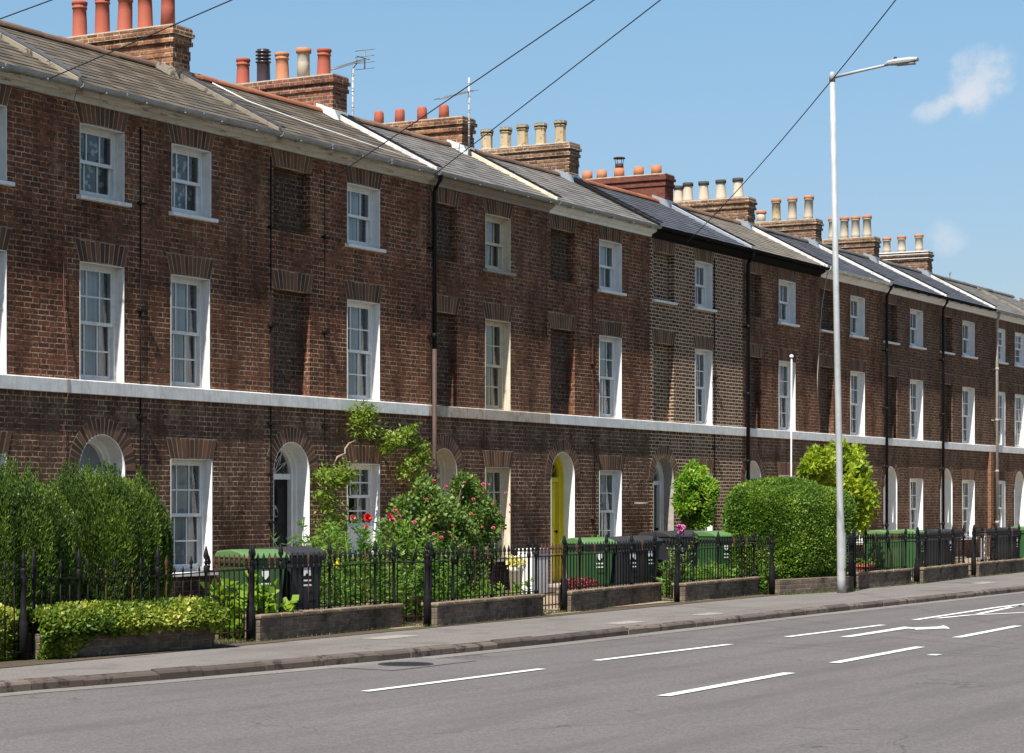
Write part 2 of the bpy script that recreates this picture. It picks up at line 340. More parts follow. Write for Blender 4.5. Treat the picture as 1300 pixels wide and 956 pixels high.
def flat_arch(parent, x0, x1, z, pale=False, h=.31):
    mb = MB(); bk = MB(); w = x1-x0; sp = .11; n = int(w/.086); g = .0115; cam = .02
    bk.add([(x0-.01,-.003,z),(x1+.01,-.003,z),(x1+sp,-.003,z+h),(x0-sp,-.003,z+h)], [(0,1,2,3)])
    for i in range(n):
        a, b = i/n, (i+1)/n; xa, xb = x0+a*w+g, x0+b*w-g; ta = x0-sp+a*(w+2*sp)+g; tb = x0-sp+b*(w+2*sp)-g
        hh = h*random.uniform(.94,1.0); c = cam*math.sin(PI*(a+b)/2); rr = random.random(); y = -.006-random.random()*.003
        mb.add([(xa,y,z+c),(xb,y,z+c),(tb,y,z+hh),(ta,y,z+hh),(xa,.0,z+c),(xb,.0,z+c),(tb,.0,z+hh),(ta,.0,z+hh)],
               [(0,1,2,3),(0,4,5,1),(1,5,6,2),(2,6,7,3),(3,7,4,0)], rr)
    o = mb.obj('flat_arch', M_VOY if pale else M_VO, parent)
    bk.obj('arch_pointing', M_VOMY if pale else M_VOM, parent)
def round_arch(parent, cx, r, zs, pale=False, t=.235):
    mb = MB(); bk = MB(); n = 23
    m = 32
    for i in range(m):
        a, b = PI*i/m, PI*(i+1)/m
        q = lambda rr, an: (cx-rr*math.cos(an), -.003, zs+rr*math.sin(an))
        bk.quad(q(r+.002,a), q(r+.002,b), q(r+t,b), q(r+t,a))
    for i in range(n):
        a, b = PI*(i+.15)/n, PI*(i+.85)/n; y = -.006-random.random()*.003; R2 = r+t*random.uniform(.95,1.03); rr = random.random()
        q = lambda rad, an, yy: (cx-rad*math.cos(an), yy, zs+rad*math.sin(an))
        mb.add([q(r,a,y),q(r,b,y),q(R2,b,y),q(R2,a,y),q(r,a,0),q(r,b,0),q(R2,b,0),q(R2,a,0)], [(3,2,1,0),(0,1,5,4),(1,2,6,5),(2,3,7,6),(3,0,4,7)], rr)
    mb.obj('round_arch', M_VOY if pale else M_VO, parent); bk.obj('arch_pointing', M_VOMY if pale else M_VOM, parent)

def window(house, x0, x1, z0, z1, cols=3, rows=2, curtain='net', sill=True, mat=None, rev=.15, apron=0, sillmat=None, lintel=True, openup=0):
    mat = mat or M_WHITE; e = .004
    mb = MB()
    # painted reveals and soffit
    mb.box(x0-.001+e-.004, x0+.012, -.004, rev, z0+.002, z1-.014); mb.box(x1-.012, x1+.001, -.004, rev, z0+.002, z1-.014); mb.box(x0+.001, x1-.001, -.003, rev, z1-.012, z1+.001)
    y = rev; fw = .055
    mb.box(x0+.001,x0+fw,y,y+.12,z0+.05,z1-.001); mb.box(x1-fw,x1-.001,y,y+.12,z0+.05,z1-.001); mb.box(x0+fw,x1-fw,y,y+.12,z1-.06,z1-.001); mb.box(x0+.001,x1-.001,y-.02,y+.13,z0+.002,z0+.05)
    if apron: mb.box(x0+.013,x1-.013,y-.02,y+.11,z0+.051,z0+apron)
    zb = z0+max(.05,apron); zm = zb+(z1-.06-zb)*.5
    w = mb.obj('window', mat, house, bevel=.003)
    def sash(xa, xb, za, zb_, yy, nc, nr, drop=0):
        s = MB(); za -= drop; zb_ -= drop; r_ = .042
        s.box(xa,xa+r_,yy,yy+.036,za,zb_); s.box(xb-r_,xb,yy,yy+.036,za,zb_); s.box(xa+r_,xb-r_,yy,yy+.036,za,za+.05); s.box(xa+r_,xb-r_,yy,yy+.036,zb_-.035,zb_)
        for i in range(1, nc): c = xa+(xb-xa)*i/nc; s.box(c-.0115,c+.0115,yy+.003,yy+.03,za+.05,zb_-.035)
        for j in range(1, nr): c = za+(zb_-za)*j/nr; s.box(xa+r_,xb-r_,yy+.005,yy+.028,c-.0115,c+.0115)
        o = s.obj('sash', mat, w)
        g = MB(); g.quad((xa+.01,yy+.018,za+.01),(xb-.01,yy+.018,za+.01),(xb-.01,yy+.018,zb_-.01),(xa+.01,yy+.018,zb_-.01)); g.obj('glass', M_GLASS, w)
    sash(x0+fw, x1-fw, zm-.02, z1-.06, y+.015, cols, rows, openup)
    sash(x0+fw, x1-fw, zb, zm+.015, y+.057, cols, rows)
    # curtains
    def drape(xa, xb, name='curtain', cm=M_CURT, depth=.02, wl=.085, lean=0, yy=y+.2):
        c = MB(); n = max(8, int((xb-xa)/.018)); ph = random.random()*6; top = z1-.02; bot = z0+.04
        P = []
        for i in range(n+1):
            t = i/n; xx = xa+(xb-xa)*t; P.append((xx, yy+depth*math.sin(xx/wl*2*PI+ph)+.4*depth*math.sin(xx/wl*4.7+ph*2)))
        for (ax, ay), (bx, by) in zip(P, P[1:]):
            ka, kb = (ax-xa)*lean, (bx-xa)*lean
            c.add([(ax-ka*0,ay,top),(bx,by,top),(bx-lean*(bx-xa),by,bot),(ax-lean*(ax-xa),ay,bot)], [(0,1,2,3)], .5, True)
        c.obj(name, cm, w)
    xa, xb = x0+.03, x1-.03; W = xb-xa
    if curtain == 'net': drape(xa, xb)
    elif curtain == 'cream': drape(xa, xb, cm=M_CURTC)
    elif curtain == 'lace': drape(xa, xb, cm=M_LACE, depth=.008, wl=.2)
    elif curtain == 'split': drape(xa, xa+W*.36, lean=.4); drape(xa+W*.55, xb, lean=-.0)
    elif curtain == 'sides': drape(xa, xa+W*.2); drape(xb-W*.28, xb, cm=M_CURTC)
    elif curtain == 'half':
        drape(xa+W*.45, xb)
    bl = MB(); bl.quad((x0-.3,1.1,z0-.3),(x1+.3,1.1,z0-.3),(x1+.3,1.1,z1+.2),(x0-.3,1.1,z1+.2)); bl.obj('room_dark_backing', M_DARKIN, w)  # flat dark sheet behind the glass, coloured as the unlit room
    if sill:
        s = MB(); s.prism([(-.09,z0-.075),(.16,z0-.075),(.16,z0+.004),(-.09,z0-.02)], x0-.07, x1+.07); s.obj('sill', sillmat or mat, w, bevel=.006)
    return w

def arched_door(house, x0, x1, z1, dmat, fmat, lmat, z0=.07, rev=.33, kind='panel', fan='glass'):
    cx, r = (x0+x1)/2, (x1-x0)/2; zs = z1-r; n = 24
    mb = MB(); wd = .014
    def arc(rad, k): a = PI*k/n; return cx-rad*math.cos(a), zs+rad*math.sin(a)
    def ring(ro, ri, y0, y1):
        for k in range(n):
            A, B, C, D = arc(ro,k), arc(ro,k+1), arc(ri,k+1), arc(ri,k); vs = []
            for yy in (y0, y1): vs += [(p[0],yy,p[1]) for p in (A,B,C,D)]
            mb.add(vs, [(3,2,1,0),(4,5,6,7),(2,3,7,6),(0,1,5,4)], .5, False)
        for xa, xb in ((cx-ro,cx-ri),(cx+ri,cx+ro)): mb.box(xa,xb,y0,y1,z0,zs,.5)
    ring(r-.001, r-wd, -.005, rev)                       # plastered reveal
    fr = mb.obj('door_surround', lmat, house, bevel=.002)
    mb = MB(); ring(r-wd-.001, r-wd-.045, rev-.10, rev+.02); ring(r-wd-.047, r-wd-.10, rev-.05, rev+.06)
    ri = r-wd-.10; zt = zs-.02
    mb.box(cx-ri,cx+ri,rev-.03,rev+.05,zt-.07,zt+.02,.5)
    f2 = mb.obj('door_frame', fmat, house, bevel=.003)
    g = MB(); pts = [(cx-ri*math.cos(PI*k/n), rev+.02, zt+.02+(zs-zt-.02)+ri*math.sin(PI*k/n)) for k in range(n+1)]
    g.add([(cx-ri,rev+.02,zt+.0)]+pts+[(cx+ri,rev+.02,zt+.0)], [tuple(range(n+3))[::-1]], .5); g.obj('fanlight', M_GLASS if fan == 'glass' else M_GREYP, f2)
    if fan == 'glass':
        b = MB()
        for k in (4,8,12,16,20):
            p = arc(ri,k); b.tube([(cx,rev+.01,zs),(p[0],rev+.01,p[1])], .008, 4)
        for k in range(0,24,4):
            q0 = arc(ri*.98,k); q1 = arc(ri*.98,k+4); m_ = arc(ri*.5,k+2)
            b.tube([(q0[0],rev+.008,q0[1]),(m_[0],rev+.008,m_[1]),(q1[0],rev+.008,q1[1])], .007, 4)
        b.obj('glazing_bars', fmat, f2)
        d = MB(); d.quad((x0,rev+.6,zs-.3),(x1,rev+.6,zs-.3),(x1,rev+.6,z1+.1),(x0,rev+.6,z1+.1)); d.obj('hall_dark_backing', M_DARKIN, f2)  # dark backing sheet; the shade of the hall is in its colour
    # leaf with six raised and fielded panels
    d = MB(); y = rev+.03; zb = z0+.01; ztp = zt-.07
    d.box(cx-ri,cx+ri,y,y+.045,zb,ztp,.5)
    W = 2*ri; st_ = .1; pw = (W-3*st_)/2; hts = [(.14,.5),(.62,.48),(1.2,ztp-zb-1.2-.12)]
    for i in range(2):
        for h0, hh in hts:
            xa = cx-ri+st_+i*(pw+st_); za = zb+h0
            d.box(xa,xa+pw,y-.012,y,za,za+hh,.5); d.box(xa+.03,xa+pw-.03,y-.024,y-.012,za+.03,za+hh-.03,.5)
    D = d.obj('door', dmat, house, bevel=.004)
    k = MB(); k.tube([(cx-.03,y-.04,z0+1.5),(cx-.045,y-.05,z0+1.42),(cx-.03,y-.05,z0+1.35),(cx+.03,y-.05,z0+1.35),(cx+.045,y-.05,z0+1.42),(cx+.03,y-.04,z0+1.5),(cx-.03,y-.04,z0+1.5)], .011, 6); k.box(cx-.03,cx+.03,y-.04,y,z0+1.47,z0+1.53)
    k.obj('knocker', M_BLACKP if dmat is not M_BLACKP else M_LEAD, D)
    k = MB(); k.box(cx-.13,cx+.13,y-.02,y-.012,z0+.95,z0+1.0); k.obj('letterbox', M_BLACKP if dmat is not M_BLACKP else M_LEAD, D)
    k = MB(); k.lathe(0,0,[(.012,0),(.012,.03),(.03,.04),(.032,.055),(.02,.07)],10); ob = k.obj('door_knob', M_BLACKP if dmat is not M_BLACKP else M_LEAD, D, loc=(cx+ri-.07,y,z0+1.0)); ob.rotation_euler = (PI/2,0,0)
    s = MB(); s.box(x0-.12,x1+.12,-.38,rev+.05,0.0,z0-.002); s.obj('doorstep', M_STONE, house, bevel=.01)

def pot(kind, h):
    mb = MB(); n = 14; b = 'z'
    if kind == 'roll': p = [(.135,0),(.125,.03),(.118,h*.55),(.113,h-.13),(.128,h-.12),(.128,h-.10),(.116,h-.095),(.122,h-.06),(.134,h-.05),(.134,h-.01),(.125,h),(.09,h),(.085,h-.1)]
    elif kind == 'plain': p = [(.12,0),(.112,h*.5),(.108,h-.05),(.12,h-.045),(.12,h),(.09,h),(.085,h-.08)]
    elif kind == 'short': p = [(.105,0),(.1,h*.6),(.096,h-.05),(.085,h-.01),(.06,h),(.0,h+.005)]
    elif kind == 'stub': p = [(.125,0),(.12,h),(.09,h),(.088,h-.05)]
    elif kind == 'taper': p = [(.15,0),(.138,.05),(.112,h-.1),(.112,h-.08),(.13,h-.065),(.118,h-.05),(.135,h-.03),(.135,h),(.09,h),(.085,h-.08)]
    elif kind == 'cap': p = [(.135,0),(.12,.1),(.115,h-.12),(.135,h-.11),(.135,h-.09),(.12,h-.08),(.128,h),(.09,h),(.085,h-.08)]
    elif kind == 'oct': p = [(.14,0),(.125,.04),(.12,h-.14),(.145,h-.1),(.12,h-.07),(.15,h-.05),(.155,h-.015),(.13,h),(.09,h),(.085,h-.08)]; n = 8
    elif kind == 'louvre':
        p = [(.135,0),(.125,.05),(.12,h*.55),(.125,h*.57)]
        for i in range(4):
            z = h*.58+i*h*.1; p += [(.10,z),(.145,z+.015),(.145,z+h*.05),(.10,z+h*.07)]
        p += [(.12,h*.98),(.07,h),(0,h+.01)]
    mb.lathe(0,0,p,n,smooth=(kind != 'oct')); return mb
POTMESH = {}
def add_pot(stack, kind, h, mat, y, z, rim=None, lean=None, label=None):
    key = (kind, round(h,2), mat.name)
    if key not in POTMESH: POTMESH[key] = pot(kind, h).obj('chimney_pot', mat, stack)
    else: o = POTMESH[key].copy(); COL.objects.link(o); o.parent = stack; POTMESH[key+(random.random(),)] = o; POTMESH[key] = o
    o = POTMESH[key]; o.location = (random.uniform(-.015,.015), y, z); o.rotation_euler = (R(random.uniform(-1.5,1.5)), R(random.uniform(-1.5,1.5)), random.random()*3)
    if rim is not None:
        r_ = MB(); r_.lathe(0,0,[(.131,h-.085),(.14,h-.08),(.14,h+.004),(.10,h+.004),(.095,h-.05)],14); r2 = r_.obj('pot_rim', rim, stack); r2.location = o.location; r2.rotation_euler = o.rotation_euler
    return o

CHIM = [  # stack on the right-hand party wall of house i:  y0, y1, top, brick, list of (y, base z, height, kind, material, rim)
 (1.69,4.0,9.30,'old',[(1.97,.61,'plain',M_TERRA,None),(2.42,.62,'roll',M_TERRA,None),(2.86,.62,'roll',M_TERRA,None),(3.33,.63,'roll',M_TERRA,None),(3.8,.60,'roll',M_TERRA,None)]),
 (1.82,4.22,9.31,'neat',[(2.17,.48,'roll',M_TERRA,None),(2.61,.53,'plain',M_CREAMP,'o'),(3.08,.50,'roll',M_TERRO,None),(3.5,.61,'louvre',M_POTDK,None),(3.97,.48,'roll',M_TERRA,None)]),
 (1.78,4.19,9.22,'old',[(2.34,.27,'short',M_TERRA,None),(2.83,.27,'short',M_TERRA,None),(3.36,.27,'short',M_TERRA,None),(3.86,.27,'short',M_TERRA,None)]),
 (1.8,4.18,9.35,'worn',[(2.14,.47,'oct',M_BUFF,'k'),(2.61,.45,'oct',M_BUFF,'k'),(3.05,.45,'oct',M_BUFF,'k'),(3.5,.43,'oct',M_BUFF,'k'),(3.96,.42,'oct',M_BUFF,'k')]),
 (1.87,4.18,9.31,'red',[(2.2,.2,'stub',M_TERRO,None),(2.66,.2,'stub',M_TERRO,None),(3.17,.2,'stub',M_TERRO,None),(3.64,.19,'stub',M_TERRO,None),(4.02,.19,'stub',M_TERRO,None)]),
 (1.82,3.97,9.32,'worn',[(2.18,.48,'taper',M_CREAMP,'k'),(2.66,.47,'taper',M_CREAMP,'k'),(3.14,.46,'taper',M_CREAMP,'k'),(3.58,.46,'taper',M_CREAMP,'k'),(3.86,.4,'taper',M_CREAMP,'k')]),
 (1.8,3.7,9.27,'worn',[(2.1,.62,'cap',M_CREAMP,'r'),(2.56,.6,'cap',M_CREAMP,'r'),(3.02,.59,'cap',M_BUFF,'r'),(3.48,.3,'stub',M_CREAMP,'r')]),
 (1.86,3.5,9.27,'worn',[(2.15,.61,'cap',M_CREAMP,'r'),(2.5,.6,'cap',M_CREAMP,'r'),(2.85,.6,'cap',M_CREAMP,'r'),(3.2,.6,'cap',M_CREAMP,'r')]),
 (1.82,3.4,9.31,'worn',[(2.16,.5,'cap',M_CREAMP,'r'),(2.72,.48,'cap',M_CREAMP,'r'),(3.2,.46,'cap',M_CREAMP,'r')]),
 None, None]

def roof_z(y): return 7.47 + (y+.22)*(1.18/2.27)
RIDGE_Y = 2.05
def roof(house, W, kind, ridge, zdrop=0):
    mb = MB(); sl = math.hypot(2.27, 1.18); n = 13; rw = .2; ux, uz = 2.27/sl, 1.18/sl
    tw = .3
    for i in range(n):
        s0 = i*sl/n; s1 = s0+sl/n+.05
        x = -(i % 2)*tw/2
        while x < W:
            a, b = max(x+.002,0), min(x+tw-.002, W); x += tw
            if b-a < .02: continue
            lift = .012+random.random()*.006; j = random.uniform(-.006,.006)
            def P(xx, s, l): return (xx, -.22+s*ux-uz*l, 7.47+s*uz+ux*l)
            q0 = s0+j; rr = random.random()
            mb.add([P(a,q0,lift),P(b,q0,lift+random.uniform(-.002,.002)),P(b,s1,.004),P(a,s1,.004),P(a,q0,lift-.009),P(b,q0,lift-.009)], [(0,1,2,3),(4,5,1,0)], rr)
    o = mb.obj('roof', M_SL[kind], house)
    b = MB()   # back slope and underside
    b.quad((0,RIDGE_Y,8.64),(W,RIDGE_Y,8.64),(W,6.2,6.9),(0,6.2,6.9)); b.quad((0,-.2,7.455),(W,-.2,7.455),(W,RIDGE_Y,8.63),(0,RIDGE_Y,8.63))
    b.obj('roof_back', M_SL[kind], house)
    mb = MB(); x = .02; 
    while x < W-.05:
        l = min(.44, W-x-.02); prof = []; dz = random.uniform(-.006,.008); rr = .105+random.uniform(-.004,.004)
        prof = [(RIDGE_Y+rr*math.cos(PI*k/8), 8.645+dz+rr*.85*math.sin(PI*k/8)) for k in range(9)]
        prof += [(p-(p-RIDGE_Y)*.15, q-.02) for p, q in prof[::-1]]
        mb.prism(prof, x, x+l-.008, r=random.random()); x += l
    mb.obj('ridge_tiles', M_RIDGE[ridge], o)
    return o

def lay(pr, off=0): return pr
def make_house(i, label, bm, pale=False, eave='white', slate_='grey', ridge='red', string='white', upst='white', openings=(), group='terraced houses of the brick row', chim_rimcap=None):
    x0, x1 = XP[i], XP[i+1]; W = x1-x0
    h = empty('terraced_house', (x0,0,0), label, 'house', group)
    holes = []
    for o in openings:
        k = o[0]; a, b = o[1]-x0, o[2]-x0
        if k == 'door': holes.append((a,b,0.0,o[3],'arch',.42))
        elif k == 'blind': holes.append((a,b,o[3],o[4],'blind',.14))
        else: holes.append((a,b,o[3],o[4],'win',.31))
    mb = MB(); wall_mesh(mb, W, holes)
    e = .006
    mb.quad((e,0.0,0),(e,6,0),(e,6,7.3),(e,0,7.3)); mb.quad((W-e,0,0),(W-e,6,0),(W-e,6,7.3),(W-e,0,7.3)); mb.quad((0,6,0),(W,6,0),(W,6,7.3),(0,6,7.3))
    for xx in (e, W-e): mb.add([(xx,0,7.3),(xx,RIDGE_Y,8.6),(xx,6,6.95)], [(0,1,2)])
    for zz in (3.0, 5.5): mb.quad((0,.32,zz),(W,.32,zz),(W,6,zz),(0,6,zz))
    w = mb.obj('wall', bm, h)
    for o in openings:
        k = o[0]; a, b = o[1]-x0, o[2]-x0
        kw = o[-1] if isinstance(o[-1], dict) else {}
        if k == 'door':
            round_arch(w, (a+b)/2, (b-a)/2, o[3]-(b-a)/2, pale); arched_door(h, a, b, o[3], **o[4])
        elif k == 'blind':
            flat_arch(w, a, b, o[4], pale)
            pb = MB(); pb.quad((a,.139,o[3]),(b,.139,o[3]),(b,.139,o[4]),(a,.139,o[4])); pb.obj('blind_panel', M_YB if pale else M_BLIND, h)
            if kw.get('sill'):
                s = MB(); s.prism([(-.07,o[3]-.07),(.1,o[3]-.07),(.1,o[3]+.004),(-.07,o[3]-.02)], a-.06, b+.06); s.obj('blind_window_sill', M_STRING, h, bevel=.005)
        else: flat_arch(w, a, b, o[4], pale); window(h, a, b, o[3], o[4], **kw)
    # string course
    mb = MB(); mb.prism([(0.001,ZS0),(.001,ZS1+.012),(-.062,ZS1-.002),(-.062,ZS0)], .002, W-.002)
    mb.obj('string_course', M_STONEW if string == 'stone' else M_STRING, h, bevel=.006)
    # eaves
    fm = {'white': M_WHITE, 'peel': M_PEEL, 'grey': M_FGREY, 'black': M_BLACKE}[eave if isinstance(eave, str) else eave[0]]
    gm = {'white': M_GUTW, 'peel': M_GUTL, 'grey': M_GUTG, 'black': M_BLACKE}[eave if isinstance(eave, str) else eave[1]]
    mb = MB(); e = .003
    mb.prism([(.0,7.25),(.0,7.45),(-.17,7.45),(-.17,7.36),(-.14,7.35),(-.12,7.33),(-.08,7.315),(-.06,7.30),(-.05,7.295),(-.05,7.25)][::-1], e, W-e); mb.obj('eaves_cornice', fm, h)
    mb = MB(); c = (-.235,7.46); prof = [(c[0]+.062*math.cos(PI+PI*k/8), c[1]+.062*math.sin(PI+PI*k/8)) for k in range(9)]; prof += [(c[0]+.054*math.cos(2*PI-PI*k/8), c[1]+.054*math.sin(2*PI-PI*k/8)) for k in range(9)]
    mb.prism(prof, .01, W-.01, smooth=False)
    x = .5
    while x < W: mb.box(x-.012,x+.012,-.305,-.17,7.385,7.40); x += .9
    if eave in ('peel','white'):
        x = random.uniform(.8,1.6)
        while x < W-.3: mb.prism([(c[0]+.072*math.cos(PI+PI*k/8), c[1]+.07*math.sin(PI+PI*k/8)) for k in range(9)], x, x+.06, r=.1); x += 1.8
    mb.obj('gutter', gm, h)
    roof(h, W, slate_, ridge)
    # raised party verge on the right-hand side
    um = {'white': M_UPW, 'stone': M_UPPALE, 'pale': M_CREAM, 'black': M_BLACKP, 'lead': M_LEAD}[upst]
    mb = MB(); ya, yb = -.24, 1.78; za, zb = roof_z(ya), roof_z(yb)
    mb.prism([(ya,za-.01),(yb,zb-.01),(yb,zb+.10),(ya,za+.07)], W-.05, W+.035); mb.obj('party_verge', um, h, bevel=.006)
    mb = MB(); mb.prism([(ya-.03,za+.072),(yb,zb+.102),(yb,zb+.13),(ya-.03,za+.10)], W-.02, W+.10); mb.obj('verge_dark_strip', M_BLACKP if upst != 'stone' else M_SL['dark'], h)  # thin dark strip along the top of the verge
    # chimney
    C = CHIM[i-1] if 1 <= i <= len(CHIM) else None
    if C:
        y0, y1, top, bk, pots = C; mb = MB(); hx = .235
        
        if bk in ('old','worn'):
            z_ = 7.9+(.075-((7.9+5) % .075))
            while z_ < top-.27: z2_ = min(z_+.075, top-.27); a_ = random.uniform(-.012,.006); mb.box(-hx-a_,hx+a_,y0-a_+random.uniform(-.008,.008),y1+a_,z_,z2_-.0005); z_ += .075
        else: mb.box(-hx,hx,y0,y1,7.9,top-.27)
        mb.box(-hx-.03,hx+.03,y0-.03,y1+.03,top-.27,top-.20)
        mb.box(-hx-.012,hx+.012,y0-.012,y1+.012,top-.20,top-.135); mb.box(-hx-.05,hx+.05,y0-.05,y1+.05,top-.135,top-.07); mb.box(-hx-.025,hx+.025,y0-.025,y1+.025,top-.07,top)
        st = mb.obj('chimney_stack', M_CH[bk], h, loc=(W,0,0), bevel=.012 if bk in('old','worn') else .004)
        f = MB(); f.box(-hx-.015,hx+.015,y0-.015,y1+.015,top+.001,top+.022)
        for yy, hh, kd, m_, rim in pots: f.lathe(0,yy,[(.18,top+.02),(.155,top+.035),(.135,top+.045)],12)
        f.obj('flaunching', M_FLAUNCH, st)
        for yy, hh, kd, m_, rim in pots:
            add_pot(st, kd, hh+.02, m_, yy, top+.03, rim={'k': M_DARKB, 'r': M_TERRO, 'o': M_TERRO, None: None}[rim])
        f = MB(); yb = y0-.02; zz = roof_z(yb)
        f.prism([(yb-.12,roof_z(yb-.12)+.02),(yb+.3,roof_z(yb+.3)+.03),(yb+.3,roof_z(yb+.3)+.13),(yb-.02,zz+.16)], -hx-.11, -hx-.002); f.box(-hx-.012,hx+.012,y0-.014,y0-.001,8.3,zz+.17)
        f.obj('chimney_flashing', M_UPPALE if i == 1 else (M_WHITE if i in (2,3) else M_LEAD), st)
        if chim_rimcap:
            f = MB()
            for zt in (top-.003, top-.07, top-.2): f.box(-hx-.056,hx+.056,y0-.056,y1+.056,zt-.012,zt+.004)
            f.obj('painted_bands', M_WHITE, st)
        if i == 5:
            f = MB(); f.lathe(0,0,[(.09,0),(.09,.12),(.10,.12),(.10,.0)],10); f.lathe(0,0,[(.15,.24),(.13,.27),(.0,.29)],12)
            for k in range(4): f.tube([(.09*math.cos(k*PI/2),.09*math.sin(k*PI/2),.1),(.12*math.cos(k*PI/2),.12*math.sin(k*PI/2),.24)], .008, 4)
            f.obj('cowl', M_RUST, st, loc=(0,3.17,top+.24))
    return h

M_GREYP = plain('grey_fanlight', (.2,.215,.23), .4)
LI = dict(dmat=M_BLACKP, fmat=M_WHITE, lmat=M_WHITE)
T0, T1, F0, F1, G0, G1 = 5.97, 6.97, 3.362, 5.03, .62, 2.3
def std(i, wl, wr, bl, br, cur=('lace','split','net'), top=2.62, door=None, wm=None, tc=3, fc=3, bsill=False, g0=G0, apron=0, sillmat=None, blindtop=True):
    w = dict(mat=wm)
    ops = [('win',wl,wr,T0,T1,dict(cols=tc,rows=1,curtain=cur[0],sillmat=sillmat,**w)),('win',wl,wr,F0,F1,dict(cols=fc,curtain=cur[1],sill=False,**w)),
           ('win',wl,wr,g0,G1,dict(cols=fc,curtain=cur[2],apron=apron,**w)),
           ('blind',bl,br,T0,T1,dict(sill=bsill)),('blind',bl,br,F0,F1,{}),('door',bl,br,top,door or LI)]
    return ops
H = []
H.append(make_house(0, 'dark brick terraced house cut off by the left edge of the photo', M_BR[0], eave='peel', slate_='moss', ridge='old', upst='stone',
    openings=std(0,22.2,23.2,19.8,20.8)))
H.append(make_house(1, 'brick house behind the clipped conifers, two curtained windows side by side on each upper floor', M_BR[1], eave='peel', slate_='moss', ridge='old', upst='stone',
    openings=[('win',24.7,25.68,T0,T1,dict(cols=3,rows=1,curtain='lace',mat=M_WHITEW)),('win',26.78,27.75,T0,T1,dict(cols=3,rows=1,curtain='lace',mat=M_WHITE)),
              ('win',24.7,25.68,F0,F1,dict(cols=3,curtain='net',sill=False,mat=M_WHITEW)),('win',26.76,27.72,F0,F1,dict(cols=3,curtain='net',sill=False,mat=M_WHITEW)),
              ('win',26.76,27.78,G0,G1,dict(cols=3,curtain='half',mat=M_WHITE)),('door',24.68,25.7,2.62,dict(dmat=M_BLACKP,fmat=M_WHITE,lmat=M_WHITEW,fan='plain'))]))
H.append(make_house(2, 'brick house with black panelled door in a white arch and a climber on its wall', M_BR[2], eave='peel', slate_='moss', ridge='red', upst='white',
    openings=std(2,31.5,32.51,29.38,30.4,('half','split','sides'),g0=.8,apron=.45)))
H.append(make_house(3, 'brick house with cream window frames behind the tall rose bush, left of the yellow door', M_BR[3], eave='grey', slate_='grey', ridge='old', string='stone', upst='pale',
    openings=std(3,36.12,37.07,34.2,35.1,('sides','cream','cream'),wm=M_CREAM,door=dict(dmat=M_BLACKP,fmat=M_CREAM,lmat=M_CREAM),sillmat=M_STONE)))
H.append(make_house(4, 'brick house with the bright yellow arched front door', M_BR[0], eave=('white','grey'), slate_='grey', ridge='old', upst='black',
    openings=std(4,40.75,41.77,38.68,39.68,('net','half','net'),top=2.64,door=dict(dmat=M_YELLOW,fmat=M_YELLOW,lmat=M_WHITE))))
H.append(make_house(5, 'house of paler brick with strong cream pointing and a grey green arched door', M_YB, pale=True, eave='black', slate_='dark', ridge='red', upst='lead',
    openings=std(5,45.4,46.33,43.28,44.3,('net','half','net'),door=dict(dmat=M_GDOOR,fmat=M_WHITE,lmat=M_STONE),bsill=True)))
H.append(make_house(6, 'brick house behind the big clipped hedge and thin white pole, with black gutter', M_BR[3], eave='black', slate_='brown', ridge='old', upst='white',
    openings=std(6,50.2,51.25,48.15,49.12,('net','split','net'))))
H.append(make_house(7, 'brick house behind the yellow green tree and the street lamp', M_BR[1], eave='white', slate_='dark', ridge='grey', upst='white',
    openings=std(7,55.0,56.05,52.88,53.8,('net','net','net'),bsill=True,door=dict(dmat=M_WHITE,fmat=M_WHITE,lmat=M_WHITE))))
H.append(make_house(8, 'brick house between two black downpipes, just right of the yellow green tree', M_BRF, eave=('white','black'), slate_='dark', ridge='grey', upst='white',
    openings=std(8,59.6,60.68,57.5,58.55,('half','net','half'),bsill=True,door=dict(dmat=M_WHITE,fmat=M_WHITE,lmat=M_WHITE))))
H.append(make_house(9, 'brick house left of the orange brick pier, under the chimney stack with white painted bands', M_BRF, eave=('white','black'), slate_='dark', ridge='grey', upst='white', chim_rimcap=True,
    openings=std(9,64.2,65.35,62.2,63.27,('half','net','net'),bsill=True,door=dict(dmat=M_WHITE,fmat=M_WHITE,lmat=M_WHITE))))
H.append(make_house(10, 'last brick house at the right edge, past the pale downpipe, with closely spaced windows', M_BRF, eave=('white','grey'), slate_='grey', ridge='grey', upst='stone',
    openings=[('win',67.5,68.42,T0,T1,dict(rev=.06,cols=2,curtain='half')),('win',69.45,70.45,T0,T1,dict(rev=.06,cols=2,curtain='half')),('win',67.5,68.42,F0,F1,dict(rev=.06,sill=False,curtain='split')),('win',69.45,70.45,F0,F1,dict(rev=.06,sill=False,curtain='split')),
              ('win',67.5,68.42,G0,G1,dict(rev=.06,curtain='half')),('door',69.4,70.45,2.62,LI)]))
H.append(make_house(11, 'brick house beyond the right edge, hidden from the road corner', M_BRF, eave=('white','grey'), slate_='grey', ridge='grey', upst='stone',
    openings=std(11,73.5,74.5,71.5,72.5)))
# orange brick pier between the last two houses
mb = MB(); mb.box(-.12,.16,-.10,-.001,0,3.16); mb.obj('pier', M_BORE, H[10], loc=(.1,0,0), bevel=.004)

